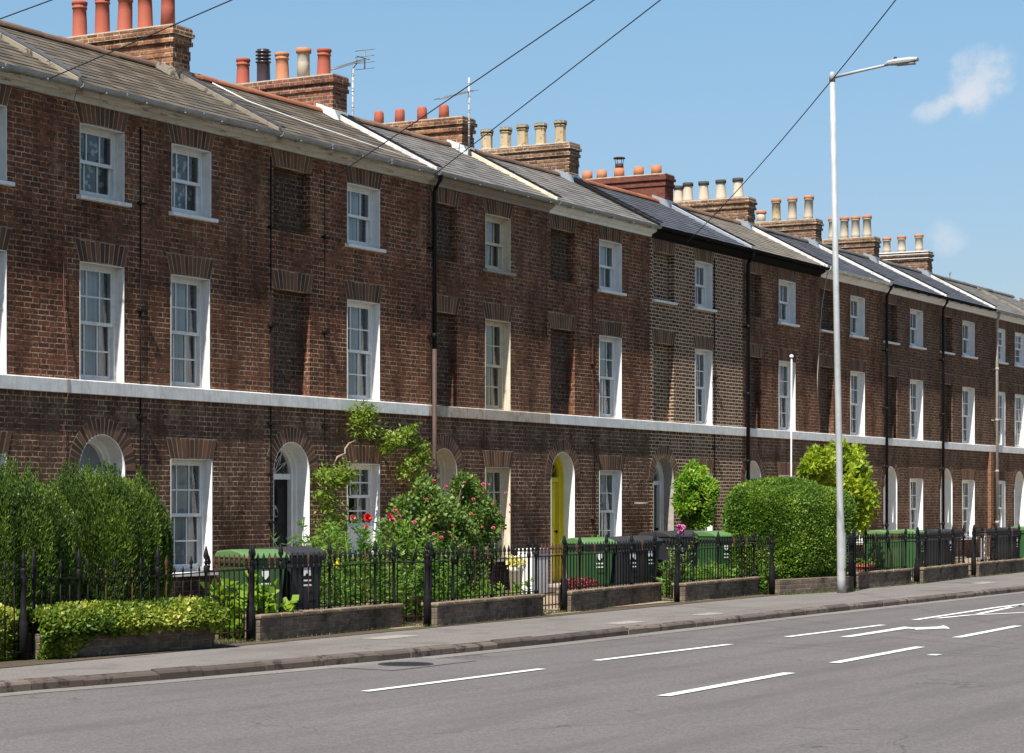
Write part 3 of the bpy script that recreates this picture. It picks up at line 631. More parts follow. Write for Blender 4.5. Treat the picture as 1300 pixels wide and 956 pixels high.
def downpipe(house, x, z0, z1, mat, r=.04, y=-.11, swan=True, name='downpipe', lower=None):
    mb = MB()
    pts = [(x,y,z0),(x,y,z1)]
    if swan: pts += [(x,y-.02,z1+.05),(x+.02,-.22,z1+.2),(x+.02,-.235,z1+.28)]
    if lower:
        mb.tube([(x,y,lower[0]),(x,y,z1)]+pts[2:], r, 10); lo = MB(); lo.tube([(x,y,z0),(x,y,lower[0])], r, 10)
        for z in (.6,2.2): lo.lathe(x,y,[(r,z),(r+.012,z+.01),(r+.012,z+.07),(r,z+.08)],10)
        lo.obj('downpipe', lower[1], house)
    else: mb.tube(pts, r, 10)
    z = z0+1.0 if not lower else lower[0]+.2
    while z < z1: mb.lathe(x,y,[(r,z),(r+.012,z+.01),(r+.012,z+.07),(r,z+.08)],10); mb.box(x-.07,x+.07,-.075,-.001,z+.02,z+.05); z += 1.55
    mb.obj(name, mat, house)
downpipe(H[3], .10, 0, 7.13, M_BLACKP, lower=(4.35, M_PIPEB))
downpipe(H[6], .06, 0, 7.13, M_BLACKP, r=.045)
downpipe(H[8], .06, 0, 7.13, M_BLACKP); downpipe(H[9], .06, 0, 7.13, M_BLACKP)
downpipe(H[10], .42, 0, 7.13, M_STONE, r=.045, y=-.16)
for hi, x in ((1,1.6),(2,.06),(5,3.3)): downpipe(H[hi], x, .3, 7.1, M_BLACKP, r=.011, y=-.02, swan=False, name='cable')
for hi, x, r_, m_ in ((2,1.58,.007,M_BLACKP),(4,1.88,.006,M_RUST)): downpipe(H[hi], x, .3, 7.1, m_, r=r_, y=-.02, swan=False, name='cable')
mb = MB(); x = 24.35-XP[0]; mb.tube([(x+.0,-.25,7.36),(x-.03,-.09,6.9),(x,-.02,6.2),(x-.01,-.015,4.5),(x+.02,-.07,3.37),(x+.02,-.07,3.15),(x,-.015,2.9),(x,-.015,.5)], .005, 5); mb.obj('pink_cable', plain('pink_cable',(.2,.075,.06),.6), H[0])
mb = MB(); x = .02; mb.tube([(.05,-.3,7.5),(.02,-.2,7.3),(-.05,-.1,6.6),(-.1,-.06,5.9),(-.22,-.04,4.8),(-.2,-.03,4.2)], .012, 5); mb.obj('loose_cable', M_STONE, H[7])
mb = MB(); mb.tube([(.0,1.75,8.55),(.35,1.3,8.27),(1.2,.8,8.02),(2.4,.4,7.81),(3.6,.0,7.62)], .012, 5); mb.obj('roof_cable', M_WHITE, H[2], loc=(.9,0,.01))

# ------------------------------------------------------------------ ground, pavement, road
KERB = [(-40,-5.9),(0,-5.9),(10,-6.1),(15.95,-6.5),(17.3,-6.78),(19.1,-7.05),(21.1,-7.3),(24.6,-7.5),(29.6,-7.56),(33.1,-7.62),(43.6,-7.9),(60,-8.25),(100,-9),(300,-12)]
def kerb_y(x):
    for (a, ya), (b, yb) in zip(KERB, KERB[1:]):
        if a <= x <= b: t = (x-a)/(b-a); return ya+(yb-ya)*t
    return -8
def ground_mat(name, c0, c1, scale, patch=None, rough=.9, bd=.004, stains=None, agg=34):
    m, t = new(name); co = t.pos(); f = t.noise(co, agg, 3, .8); g = t.noise(co, scale, 6, .6)
    c = t.mix(g, c0, c1); c = t.mix(t.math('MULTIPLY', t.ramp(f, [(.36,1),(.55,0)]), .6), c, tuple(x*.5 for x in c0))
    c = t.mix(t.math('MULTIPLY', t.ramp(t.noise(co, 38, 3, .75), [(.56,0),(.72,1)]), .35), c, tuple(min(1,x*2.1) for x in c1))
    vo = t.n('ShaderNodeTexVoronoi', feature='DISTANCE_TO_EDGE'); wv = t.n('ShaderNodeVectorMath', operation='ADD'); t.l(co, wv.inputs[0])
    nz_ = t.n('ShaderNodeTexNoise'); nz_.inputs['Scale'].default_value = 1.6; nz_.inputs['Detail'].default_value = 5; t.l(co, nz_.inputs['Vector']); t.l(nz_.outputs['Color'], wv.inputs[1]); t.l(wv.outputs[0], vo.inputs['Vector']); vo.inputs['Scale'].default_value = .33
    ck = t.math('MULTIPLY', t.ramp(vo.outputs['Distance'], [(0,1),(.006,0)]), t.ramp(t.noise(co, .35, 2), [(.5,0),(.6,.7)]))
    c = t.mix(ck, c, tuple(x*.3 for x in c0))
    st = t.n('ShaderNodeMapping'); t.l(co, st.inputs[0]); st.inputs['Scale'].default_value = (.25,2.2,1)
    c = t.mix(t.math('MULTIPLY', t.ramp(t.noise(st.outputs[0], .8, 5, .6), [(.45,0),(.7,1)]), .5), c, tuple(x*.68 for x in c0))
    if stains: c = t.mix(t.ramp(t.noise(co, stains[1], 6, .7), [(stains[2],0),(stains[2]+.1,.8)]), c, stains[0])
    t.bsdf(c, rough, .25, normal=t.bump(f, bd, .5)); return m
M_ROAD = ground_mat('asphalt', (.108,.097,.093), (.154,.14,.135), .35)
M_PAVE = ground_mat('pavement', (.155,.137,.125), (.205,.185,.17), .5, stains=((.115,.10,.086), .9, .53))
M_EARTH = ground_mat('garden_earth', (.06,.045,.03), (.12,.09,.06), 2)
M_GRAVEL = ground_mat('gravel', (.26,.2,.13), (.36,.29,.2), 1.2, agg=40)
M_GRASSG = ground_mat('far_ground', (.05,.07,.03), (.08,.1,.04), .1)
mb = MB(); mb.quad((-900,-900,-.12),(1500,-900,-.12),(1500,900,-.12),(-900,900,-.12)); mb.obj('ground', M_GRASSG, kind='structure')
mb = MB(); mb.quad((-100,-19.0,-.1),(400,-30,-.1),(400,-7,-.1),(-100,-5.7,-.1)); mb.obj('road', M_ROAD, kind='structure')
mb = MB()
xs = [-40]+[x/2 for x in range(0,200)]+[110,150,300]
for a, b in zip(xs, xs[1:]): mb.add([(a,kerb_y(a)+.09,0),(b,kerb_y(b)+.09,0),(b,-4.4,0),(a,-4.4,0)], [(0,1,2,3)], .5)
mb.obj('pavement', M_PAVE, kind='structure')
mb = MB(); mb.box(-100,400,-26,-18.6,-.3,0.0); mb.obj('far_pavement', M_PAVE, kind='structure')
mb = MB(); mb.quad((0,-5.3,.006),(80,-5.3,.006),(80,.3,.006),(0,.3,.006)); mb.obj('garden_soil', M_EARTH, kind='structure')
mb = MB()
for a in (25.4,29.6,34.4,38.9,43.6,48.4): mb.quad((a-.5,-5.1,.011),(a+.6,-5.1,.011),(a+.6,-.1,.011),(a-.5,-.1,.011))
mb.quad((30.4,-4.9,.0145),(34.4,-4.9,.0145),(34.4,-.2,.0145),(30.4,-.2,.0145)); mb.quad((44,-4.9,.0145),(80,-4.9,.0145),(80,-.2,.0145),(44,-.2,.0145)); mb.obj('path', M_GRAVEL, kind='structure')
M_KERB = rnd_mat('kerb_stone', [(0,(.07,.052,.043)),(.5,(.115,.088,.073)),(1,(.19,.15,.12))], .85, spots=((.035,.028,.022), 5, .52), scale=12)
mb = MB(); x = 5.
while x < 95:
    l = random.choice([.9,.92,.6,.9]); a, b = x+.006, x+l-.006; ya, yb = kerb_y(a), kerb_y(b); x += l
    dz = random.uniform(-.012,.006); j = random.uniform(-.008,.008)
    mb.add([(a,ya+j,-.13),(b,yb+j,-.13),(b,yb+.10,-.13),(a,ya+.10,-.13),(a,ya+.02+j,dz-.012),(b,yb+.02+j,dz-.012),(b,yb+.10,dz+.008),(a,ya+.10,dz+.008),(a,ya+j,dz-.035),(b,yb+j,dz-.035)],
           [(0,1,9,8),(8,9,5,4),(4,5,6,7),(1,2,6,5,9),(3,0,8,4,7)], random.random())
mb.obj('kerb', M_KERB, kind='structure')
# gutter strip at the foot of the kerb: pale dusty asphalt
mb = MB()
for a, b in zip(xs, xs[1:]): mb.add([(a,kerb_y(a)-.28,-.096),(b,kerb_y(b)-.28,-.096),(b,kerb_y(b)+.02,-.096),(a,kerb_y(a)+.02,-.096)], [(0,1,2,3)], .5)
mb.obj('road_edge', ground_mat('road_edge_dust', (.16,.145,.13), (.24,.22,.2), .9), kind='structure')
def mark_mat():
    m, t = new('road_paint'); co = t.pos()
    f = t.ramp(t.noise(co, 22, 7, .8), [(.30,0),(.40,1)]); c = t.mix(t.math('MULTIPLY', t.noise(co, 3, 4), .4), (.68,.67,.64), (.4,.38,.36))
    t.bsdf(t.mix(f, (.13,.12,.12), c), .7, .3); return m
M_MARK = mark_mat()
def gp(u, v, z=-.1):
    dep = FPX*(EYE-z)/(v-637); lat = (u-650)/FPX*dep
    return (dep*CT+lat*ST, dep*ST-lat*CT-DC)
def strip(pts, w, z=-.092):
    P = [Vector(p) for p in pts]; m_ = MB()
    for a, b in zip(P, P[1:]):
        d = (b-a).normalized(); n = Vector((-d.y,d.x))*w/2
        m_.quad((*(a-n),z),(*(b-n),z),(*(b+n),z),(*(a+n),z))
    return m_
for a, b, w in [((15.2,-9.3),(19.1,-9.33),.1),((17.6,-9.33),(20.88,-9.42),.11),((22.27,-9.35),(25.6,-9.5),.11),((27.37,-9.53),(30.69,-9.64),.11),
                ((18.5,-11.95),(21.63,-11.9),.13),((23.2,-11.78),(26.27,-11.7),.13),((28.29,-11.5),(31.41,-11.38),.13)][1:]:
    strip([a,b], w).obj('lane_line', M_MARK, kind='structure')
# chevron hatching further on
A0 = gp(1161,787.6); A1 = gp(1266,771.5); A2 = gp(1360,770)
strip([A0,A1,(70,-10.3)], .11).obj('lane_line', M_MARK, kind='structure')
strip([gp(1190,785.5),gp(1230,781.5),gp(1345,776)], .11).obj('lane_line', M_MARK, kind='structure')
strip([gp(1242,780),gp(1300,768)], .11).obj('lane_line', M_MARK, kind='structure')
strip([gp(1282,771),gp(1330,765)], .11).obj('lane_line', M_MARK, kind='structure')
# turn arrow: tapering shaft and a head bent towards the right
mb = MB(); z = -.092
q = [gp(1066,809.3),gp(1080,809.5),gp(1152,798.6),gp(1163,798.9),gp(1161,800.2),gp(1199,798.4),gp(1206,799.0),gp(1203,796.6),gp(1198,794.6),gp(1190,796.2),gp(1160,797.4),gp(1148,796.2)]
mb.add([(x,y,z) for x,y in q], [(0,1,2,11),(11,2,3,10),(3,4,5,9),(3,9,10),(9,5,6,7,8)], .5); mb.obj('turn_arrow', M_MARK, kind='structure')
x, y = gp(1186,832); strip([(x-.1,y),(x+.12,y)], .12).obj('road_stud', M_MARK, kind='structure')
# manhole
mb = MB(); cx, cy = gp(515,844); mb.lathe(cx,cy,[(.30,-.093),(.30,-.088),(.27,-.088),(.27,-.091),(0,-.091)],28,smooth=False)
for k in range(-4,5):
    w = math.sqrt(max(0,.25**2-(k*.06)**2)); mb.box(cx-w,cx+w,cy+k*.06-.012,cy+k*.06+.012,-.0905,-.087)
mb.obj('manhole_cover', plain('cast_iron_cover',(.05,.045,.042),.6,.4,.3), label='round cast iron manhole cover set in the road near the kerb', category='manhole cover')
mb = MB(); mb.quad((cx-.8,cy-.35,-.0945),(cx+.9,cy-.38,-.0945),(cx+.95,cy+.38,-.0945),(cx-.75,cy+.36,-.0945)); mb.obj('road_patch', ground_mat('patch',(.13,.12,.115),(.18,.165,.16),.8), kind='structure')
# lighter repair panels and small covers in the pavement
mb = MB()
for u0, v0, w_, d_ in [(455,811,.9,.35),(765,792,.8,.3),(872,781,.8,.3),(1230,741,1.,.3)]:
    x, y = gp(u0,v0,0); mb.quad((x,y-d_,.004),(x+w_,y-d_,.004),(x+w_,y,.004),(x,y,.004))
mb.obj('pavement_patch', ground_mat('pave_patch',(.27,.24,.21),(.34,.31,.28),.8), kind='structure')

# ------------------------------------------------------------------ garden walls, railings, gates
def gz(u, v): return gp(u, v, 0)
WALLS = [((50,838),(272,822)),((330,815),(510,797)),((555,796),(690,782)),((725,778),(840,764)),((870,765),(965,755)),((990,755.5),(1084,750)),((1090,748),(1157,742)),((1172,741),(1230,733.5)),((1243,732.5),(1300,726.5)),((1311,725.5),(1362,720.5))]
WLAB = ['low brick garden wall half buried under the variegated ivy','low brick garden wall in front of the black bin and wild flower bed','low brick garden wall in front of the tall rose bush','low brick garden wall in front of the flower pots and bins, right of the yellow door',
 'low brick garden wall in front of the pink standard rose and green bin','dark low brick garden wall under the big clipped hedge','low brick garden wall just right of the street lamp','low brick garden wall in front of the open scrolled gate and white window','last low brick garden wall at the right edge','low brick garden wall beyond the right edge']
RLAB = ['black spearhead railing before the clipped conifers','black spearhead railing before the wild flower bed','black spearhead railing in front of the tall rose bush','black spearhead railing in front of the wheelie bins beside the yellow door','black spearhead railing in front of the pink standard rose',
 None,'black spearhead railing just right of the street lamp','black spearhead railing before the scrolled iron bracket and white sills','black spearhead railing at the far right edge','black spearhead railing beyond the right edge']
SEG = []
def spear(mb, z, s=1.0):
    mb.lathe(0,0,[(.008*s,z),(.016*s,z+.015*s),(.008*s,z+.03*s),(.02*s,z+.055*s),(.017*s,z+.075*s),(.004*s,z+.125*s),(0,z+.13*s)],6)
mb = MB(); mb.lathe(0,0,[(.0085,0),(.0085,.9)],6); spear(mb,.88,.95); BAR = mb; BARO = {}
def bar_copy(parent, x, z0, mat, kind='bar', y=0):
    key = (kind, round(z0,2), mat.name)
    if key not in BARO:
        mb = MB()
        if kind == 'bar': mb.lathe(0,0,[(.0085,z0),(.0085,.9)],6); spear(mb,.9,1.15)
        elif kind == 'short': mb.lathe(0,0,[(.0075,z0),(.0075,.86)],6); mb.lathe(0,0,[(.0075,.86),(.014,.89),(.004,.93),(0,.935)],6)
        elif kind == 'post': mb.lathe(0,0,[(.03,z0),(.03,z0+.05),(.019,z0+.09),(.019,.84),(.03,.87),(.03,.92),(.018,.94)],8); spear(mb,.94,1.7)
        elif kind == 'gatepost': mb.lathe(0,0,[(.055,0),(.055,.40),(.042,.44),(.05,.48),(.032,.52),(.028,.80),(.042,.83),(.032,.87),(.028,.92),(.04,.94),(.024,.97)],12); spear(mb,.97,1.4)
        BARO[key] = mb.obj({'short': 'bar', 'gatepost': 'gate_post'}.get(kind, kind), mat, parent)
    else:
        o = BARO[key].copy(); COL.objects.link(o); o.parent = parent; BARO[key] = o
    BARO[key].location = (x,y,0); return BARO[key]
def bent(parent, L, z, name='rail', mat=M_IRON, sag=0):
    mb = MB(); n = 6
    for k in range(n):
        xa, xb = L*k/n, L*(k+1)/n; za = z+sag*math.sin(PI*k/n); zb = z+sag*math.sin(PI*(k+1)/n)
        mb.add([(xa,-.018,za-.006),(xb,-.018,zb-.006),(xb,.018,zb-.006),(xa,.018,za-.006),(xa,-.018,za+.006),(xb,-.018,zb+.006),(xb,.018,zb+.006),(xa,.018,za+.006)],[(0,3,2,1),(4,5,6,7),(0,1,5,4),(2,3,7,6)])
    mb.obj(name, mat, parent)
for i, (a, b) in enumerate(WALLS):
    P0, P1 = Vector(gz(*a)), Vector(gz(*b)); d = P1-P0; L = d.length; ang = math.atan2(d.y,d.x); SEG.append((P0,P1,ang,L))
    mb = MB(); n = 8; hh = .27
    mb.box(0,L,0,.22,-.02,hh)
    w = mb.obj('garden_wall', M_GW, loc=(P0.x,P0.y,0), bevel=.006); w.rotation_euler = (0,0,ang); w['label'] = WLAB[i]; w['category'] = 'wall'; w['group'] = 'low brick garden walls'
    if i not in (0,5):
        mb = MB(); x = -.02
        while x < L: l = min(.45, L+.02-x); dz = random.uniform(0,.006); mb.box(x+.003,x+l-.003,-.025,.245,hh+.001,hh+.05+dz); x += l
        mb.obj('coping', M_COPE, w, bevel=.014)
    if RLAB[i]:
        q = empty('iron_railing', (P0.x-math.sin(ang)*.11,P0.y+math.cos(ang)*.11,0), RLAB[i], 'railing', 'spearhead railings on the garden walls', ang)
        sag = .03 if i == 0 else random.uniform(-.012,.012)
        bent(q, L, .86, 'top_rail', sag=-sag if i == 0 else sag); bent(q, L, .36, 'bottom_rail')
        nb = int(L/.125)
        for k in range(1, nb):
            x = L*k/nb
            m_ = M_RUST if random.random() < .12 else M_IRON
            if k % 9 == 5: bar_copy(q, x, .3, M_IRON, 'post')
            elif i == 0 and k % 3: bar_copy(q, x, .3, m_, 'short')
            else: bar_copy(q, x, .3, m_, 'bar')
        bar_copy(q, .03, 0.0, M_IRON, 'gatepost', y=-.0) if False else None
        if random.random() < 2:
            bar_copy(q, .02, .3, M_IRON, 'post'); bar_copy(q, L-.02, .3, M_IRON, 'post')
GLAB = ['rusty barred garden gate between the ivy covered wall and black bin bed','black garden gate standing left of the tall rose bush','thin barred garden gate in front of the yellow door','black barred garden gate crossed by the stem of the pink standard rose',
 'dark garden gate at the left corner of the big hedge','narrow garden gate directly right of the street lamp','black garden gate left of the scrolled bracket','black garden gate in front of the white sill','garden gate by the last wall']
def gate(P0, P1, label, mat, open_=0, post=True, zb=.08):
    d = P1-P0; L = d.length; ang = math.atan2(d.y,d.x)
    q = empty('garden_gate', (P0.x,P0.y,0), label, 'gate', 'iron garden gates', ang)
    # the leaf hangs on the right-hand post
    nb = max(3, int(L/.13)); ca, sa = math.cos(open_), math.sin(open_)
    def pt(x): r_ = (L-.07)-x; return (L-.07-r_*ca, r_*sa)
    for z, nm in ((.86,'top_rail'),(.14,'bottom_rail')):
        mb = MB(); a_ = pt(.05); b_ = pt(L-.07); mb.tube([(a_[0],a_[1],z),(b_[0],b_[1],z)], .011, 5); mb.obj(nm, mat, q)
    for k in range(nb+1):
        x = .06+(L-.14)*k/nb; p = pt(x); o = bar_copy(q, p[0], zb, mat, 'bar', y=p[1])
    mb = MB()
    for k in range(3):
        cx = .25+k*.22; c = [pt(cx+.05*math.cos(t*PI/6)) for t in range(13)]
        mb.tube([(c[t][0],c[t][1],.56+.05*math.sin(t*PI/6)) for t in range(13)], .005, 4)
    if post:
        bar_copy(q, L-.04, 0, M_IRON, 'gatepost')
    return q
for i in range(8):
    P0, P1 = SEG[i][1], SEG[i+1][0]
    n_ = Vector((0,.11)); gate(P0+n_, P1+n_, GLAB[i], M_RUST if i in (0,2) else M_IRON, open_={1:.35,3:.5,6:.3,7:.6}.get(i,0))
# railing at ground level left of the ivy covered wall
A, B = Vector(gz(-75,848)), Vector(gz(46,838)); d = B-A; ang = math.atan2(d.y,d.x); L = d.length
q = empty('iron_railing', (A.x,A.y+.05,0), 'tall black railing reaching the ground at the left edge, ivy behind it', 'railing', None, ang)
for z, nm in ((.86,'top_rail'),(.09,'bottom_rail')): bent(q, L, z, nm)
nb = int(L/.13)
for k in range(nb+1):
    if k == nb-1: bar_copy(q, L*k/nb, 0, M_IRON, 'gatepost')
    else: bar_copy(q, L*k/nb, .06, M_IRON, 'bar')
mb = MB(); mb.box(0,12,0,.22,-.02,.27); o = mb.obj('garden_wall', M_GW, loc=(A.x-12.1,A.y+.3,0)); o['label'] = 'low brick garden wall left of the photo'; o['category'] = 'wall'; o['group'] = 'low brick garden walls'
# low red brick plinth behind the open gate
mb = MB(); mb.box(0,.9,0,.2,0,.34); o = mb.obj('brick_plinth', M_BORE, loc=(26.2,-4.25,0), bevel=.006); o['label'] = 'small low red brick wall seen through the gate left of the rose bush'; o['category'] = 'wall'

# ------------------------------------------------------------------ wheelie bins
M_BGREEN = plain('bin_green', (.032,.09,.03), .45, .4, var=.12); M_BGLID = plain('bin_green_lid', (.10,.20,.07), .5, .4, var=.15)
M_BBLACK = plain('bin_black', (.022,.024,.028), .5, .4); M_BBLID = plain('bin_black_lid', (.035,.035,.038), .5, .4, var=.3)
M_STICK = plain('white_marking', (.6,.6,.58), .6)
def bin_(x, y, rz, label, green, h=1.04, white=False, copyof=None):
    q = empty('wheelie_bin', (x,y,.015), label, 'bin', 'wheelie bins in the front gardens', rz)
    bm, lm = (M_BGREEN, M_BGLID) if green else (M_BBLACK, M_BBLID)
    mb = MB(); w, d = .29, .34; zt = h-.1
    mb.prism([(-w*.8,-d*.8),(w*.8,-d*.8),(w*.8,d*.62),(-w*.8,d*.62)], .05, .051, 'z')
    mb.v = []; mb.f = []; mb.r = []; mb.sm = []
    vs = [(-w*.78,-d*.80,.04),(w*.78,-d*.80,.04),(w*.78,d*.70,.10),(-w*.78,d*.70,.10),(-w,-d,zt),(w,-d,zt),(w,d,zt),(-w,d,zt)]
    mb.add(vs, [(0,3,2,1),(4,5,6,7),(0,1,5,4),(1,2,6,5),(2,3,7,6),(3,0,4,7)])
    mb.box(-w-.02,w+.02,-d-.02,d+.02,zt-.06,zt)
    for s in (-.5,0,.5): mb.box(s*w-.012,s*w+.012,-d*.93-.012,-d*.9,.3,zt-.1, M=Matrix.Translation((0,0,0)) @ Matrix.Rotation(-.07,4,'X') @ Matrix.Translation((0,.045,0)))
    mb.obj('body', bm, q, bevel=.022)
    mb = MB(); mb.prism([(-d-.05,zt+.005),(d+.03,zt+.005),(d+.04,zt+.05),(d-.02,zt+.09),(-d*.1,zt+.115),(-d*.7,zt+.09),(-d-.03,zt+.05)], -w-.035, w+.035); mb.obj('lid', lm, q, bevel=.016)
    mb = MB(); mb.tube([(-w*.8,d,zt-.01),(-w*.8,d+.09,zt+.02),(w*.8,d+.09,zt+.02),(w*.8,d,zt-.01)], .016, 8); mb.obj('handle', bm, q)
    for s in (-1,1):
        mb = MB(); mb.lathe(0,0,[(.04,-.03),(.10,-.03),(.105,-.01),(.105,.02),(.1,.03),(.04,.03)],18); o = mb.obj('wheel', M_BLACKP, q, loc=(s*w*.86,d*.8,.092)); o.rotation_euler = (0,PI/2,0)
    mb = MB(); yy = -d*.965-.008; zc = zt-.2
    M_ = Matrix.Translation((0,-d*.94,zc)) @ Matrix.Rotation(-.075,4,'X')
    pts = [(-.05,.05),(.05,.05),(.05,-.01),(.0,-.06),(-.05,-.01)] if green else [(-.07,.06),(.07,.06),(.07,-.05),(.03,-.05),(0,-.01),(-.03,-.05),(-.07,-.05)]
    mb.add([tuple(M_ @ Vector((px,-.018,pz))) for px, pz in pts], [tuple(range(len(pts)))[::-1]])
    for k in range(2): mb.add([tuple(M_ @ Vector(p)) for p in ((-.07,-.018,-.12-k*.06),(.07,-.018,-.12-k*.06),(.07,-.018,-.10-k*.06),(-.07,-.018,-.10-k*.06))], [(0,1,2,3)])
    mb.obj('marking', M_STICK, q)
    return q
bin_(at(320,-4.15),-4.15,R(-25),'green wheelie bin beside the rusty gate, left of a black one',True)
bin_(at(366,-4.2),-4.2,R(-12),'black wheelie bin with angular white marking, between green bin and wild flower bed',False,h=1.06)
bin_(at(747,-3.6),-3.6,R(-30),'green wheelie bin right behind the gate post of the yellow door house',True)
bin_(at(784,-3.9),-3.9,R(-15),'black wheelie bin touching the green bin right of the yellow door',False,h=1.04)
bin_(at(806,-3.3),-3.3,R(-10),'second black wheelie bin right of the green one near the yellow door',False,h=1.04)
bin_(at(845,-3.5),-3.5,R(-14),'black wheelie bin with pale symbol, behind the pink standard rose',False,h=1.11)
bin_(at(872,-3.2),-3.2,R(-14),'black wheelie bin between the pink standard rose and a green bin',False,h=1.11)
bin_(at(905,-3.7),-3.7,R(-20),'green wheelie bin left of the big clipped hedge',True,h=1.10)
bin_(at(1117,-3.2),-3.2,R(5),'green wheelie bin behind the railing, nearer the yellow green tree',True,h=1.0)
bin_(at(1152,-3.9),-3.9,R(0),'green wheelie bin beside the gate, left of the house with black downpipe',True,h=1.02)
bin_(at(1191,-3.4),-3.4,R(-12),'black wheelie bin behind the railing, left of the white arched board',False,h=.98)
bin_(at(1277,-3.6),-3.6,R(-12),'black wheelie bin near the right edge beside a green one',False,h=.98)
bin_(at(1297,-3.9),-3.9,R(-12),'green wheelie bin at the right edge of the photo',True,h=1.0)

# ------------------------------------------------------------------ vegetation
G_CON = [(0,(.014,.03,.007)),(.35,(.048,.092,.012)),(.7,(.12,.19,.024)),(1,(.26,.34,.05))]
M_CON = leaf_mat('conifer_leaves', G_CON, .25)
M_HED = leaf_mat('hedge_leaves', [(0,(.035,.08,.010)),(.45,(.10,.19,.02)),(.8,(.2,.31,.035)),(1,(.34,.42,.07))], .35)
M_LIME = leaf_mat('lime_leaves', [(0,(.09,.15,.012)),(.5,(.26,.35,.022)),(1,(.55,.56,.06))], .45)
M_IVY = leaf_mat('ivy_leaves', [(0,(.035,.075,.012)),(.4,(.12,.19,.022)),(.7,(.34,.38,.05)),(1,(.68,.62,.22))], .3)
M_ROSE = leaf_mat('rose_leaves', [(0,(.035,.07,.016)),(.45,(.11,.19,.036)),(.85,(.26,.34,.08)),(.93,(.34,.38,.13)),(1,(.32,.13,.07))], .3)
M_WILD = leaf_mat('bed_leaves', [(0,(.04,.10,.018)),(.6,(.13,.26,.035)),(1,(.3,.43,.08))], .4)
M_WIST = leaf_mat('climber_leaves', [(0,(.09,.15,.02)),(.6,(.24,.33,.045)),(1,(.5,.5,.14))], .4)
M_MAPLE = leaf_mat('broad_leaves', [(0,(.09,.18,.02)),(.6,(.2,.34,.04)),(1,(.34,.46,.08))], .45)
M_LAUR = leaf_mat('glossy_leaves', [(0,(.06,.15,.012)),(.5,(.16,.31,.025)),(1,(.36,.48,.06))], .35, rough=.35)
M_TURF = leaf_mat('dry_grass', [(0,(.04,.06,.015)),(.6,(.10,.13,.03)),(1,(.2,.2,.07))], .3)
M_BARK = plain('bark', (.11,.08,.055), .95, .1, var=.4, scale=20)
M_STEM = plain('pale_vine_stem', (.30,.24,.17), .9, .1, var=.35, scale=20)
M_CORE = plain('dark_crown_core', (.02,.022,.012), .95, .05)
def super_pts(n, c, s, p=3., fill=.3, rng=RNG, nz=None, amp=.08, zmin=None):
    """points near the surface of a rounded box"""
    d = unit(rng.normal(size=(n,3))); k = (np.abs(d)**p).sum(1)**(-1/p); q = d*k[:,None]
    depth = 1-np.abs(rng.normal(size=n))*fill; depth = np.clip(depth, .2, 1.04)
    P = q*depth[:,None]*np.array(s)
    if nz is not None: P = P*(1+amp*nz(P+np.array(c)))[:,None]
    N = unit(np.sign(q)*np.abs(q)**(p-1)/np.array(s)); P = P+np.array(c)
    if zmin is not None: ok = P[:,2] > zmin; P = P[ok]; N = N[ok]; depth = depth[ok]
    return P, N, depth
def foliage(name, parent, mat, P, D, L, W, clump, rmul=.35, jitter=.5, seed=1, fold=.25, **kw):
    rng = np.random.default_rng(seed); n = len(P); D = unit(D+rng.normal(size=(n,3))*jitter)
    V, Q = leaf_arrays(P, D, L*rng.uniform(.7,1.25,n), W*rng.uniform(.7,1.2,n), rng, fold)
    r = np.clip(.45+rmul*clump(P)+rng.normal(size=n)*.18, 0, 1)
    return np_mesh(name, V, Q, r, mat, parent, **kw)
def core(parent, c, s, mat=M_CORE, p=3):  # opaque dark core added inside the crown to block light
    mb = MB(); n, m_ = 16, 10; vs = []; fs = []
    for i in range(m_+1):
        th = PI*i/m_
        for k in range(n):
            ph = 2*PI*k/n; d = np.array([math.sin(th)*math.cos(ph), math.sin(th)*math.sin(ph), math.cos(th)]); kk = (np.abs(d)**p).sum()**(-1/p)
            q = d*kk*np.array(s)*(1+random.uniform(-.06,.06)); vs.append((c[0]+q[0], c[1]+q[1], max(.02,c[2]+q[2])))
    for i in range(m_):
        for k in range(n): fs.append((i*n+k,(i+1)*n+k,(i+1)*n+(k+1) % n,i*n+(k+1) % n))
    mb.add(vs, fs, .3, True); mb.obj('dark_core', mat, parent)
def trunk(parent, pts, rad, mat=M_BARK, name='trunk'): mb = MB(); mb.tube(pts, rad, 8); return mb.obj(name, mat, parent)

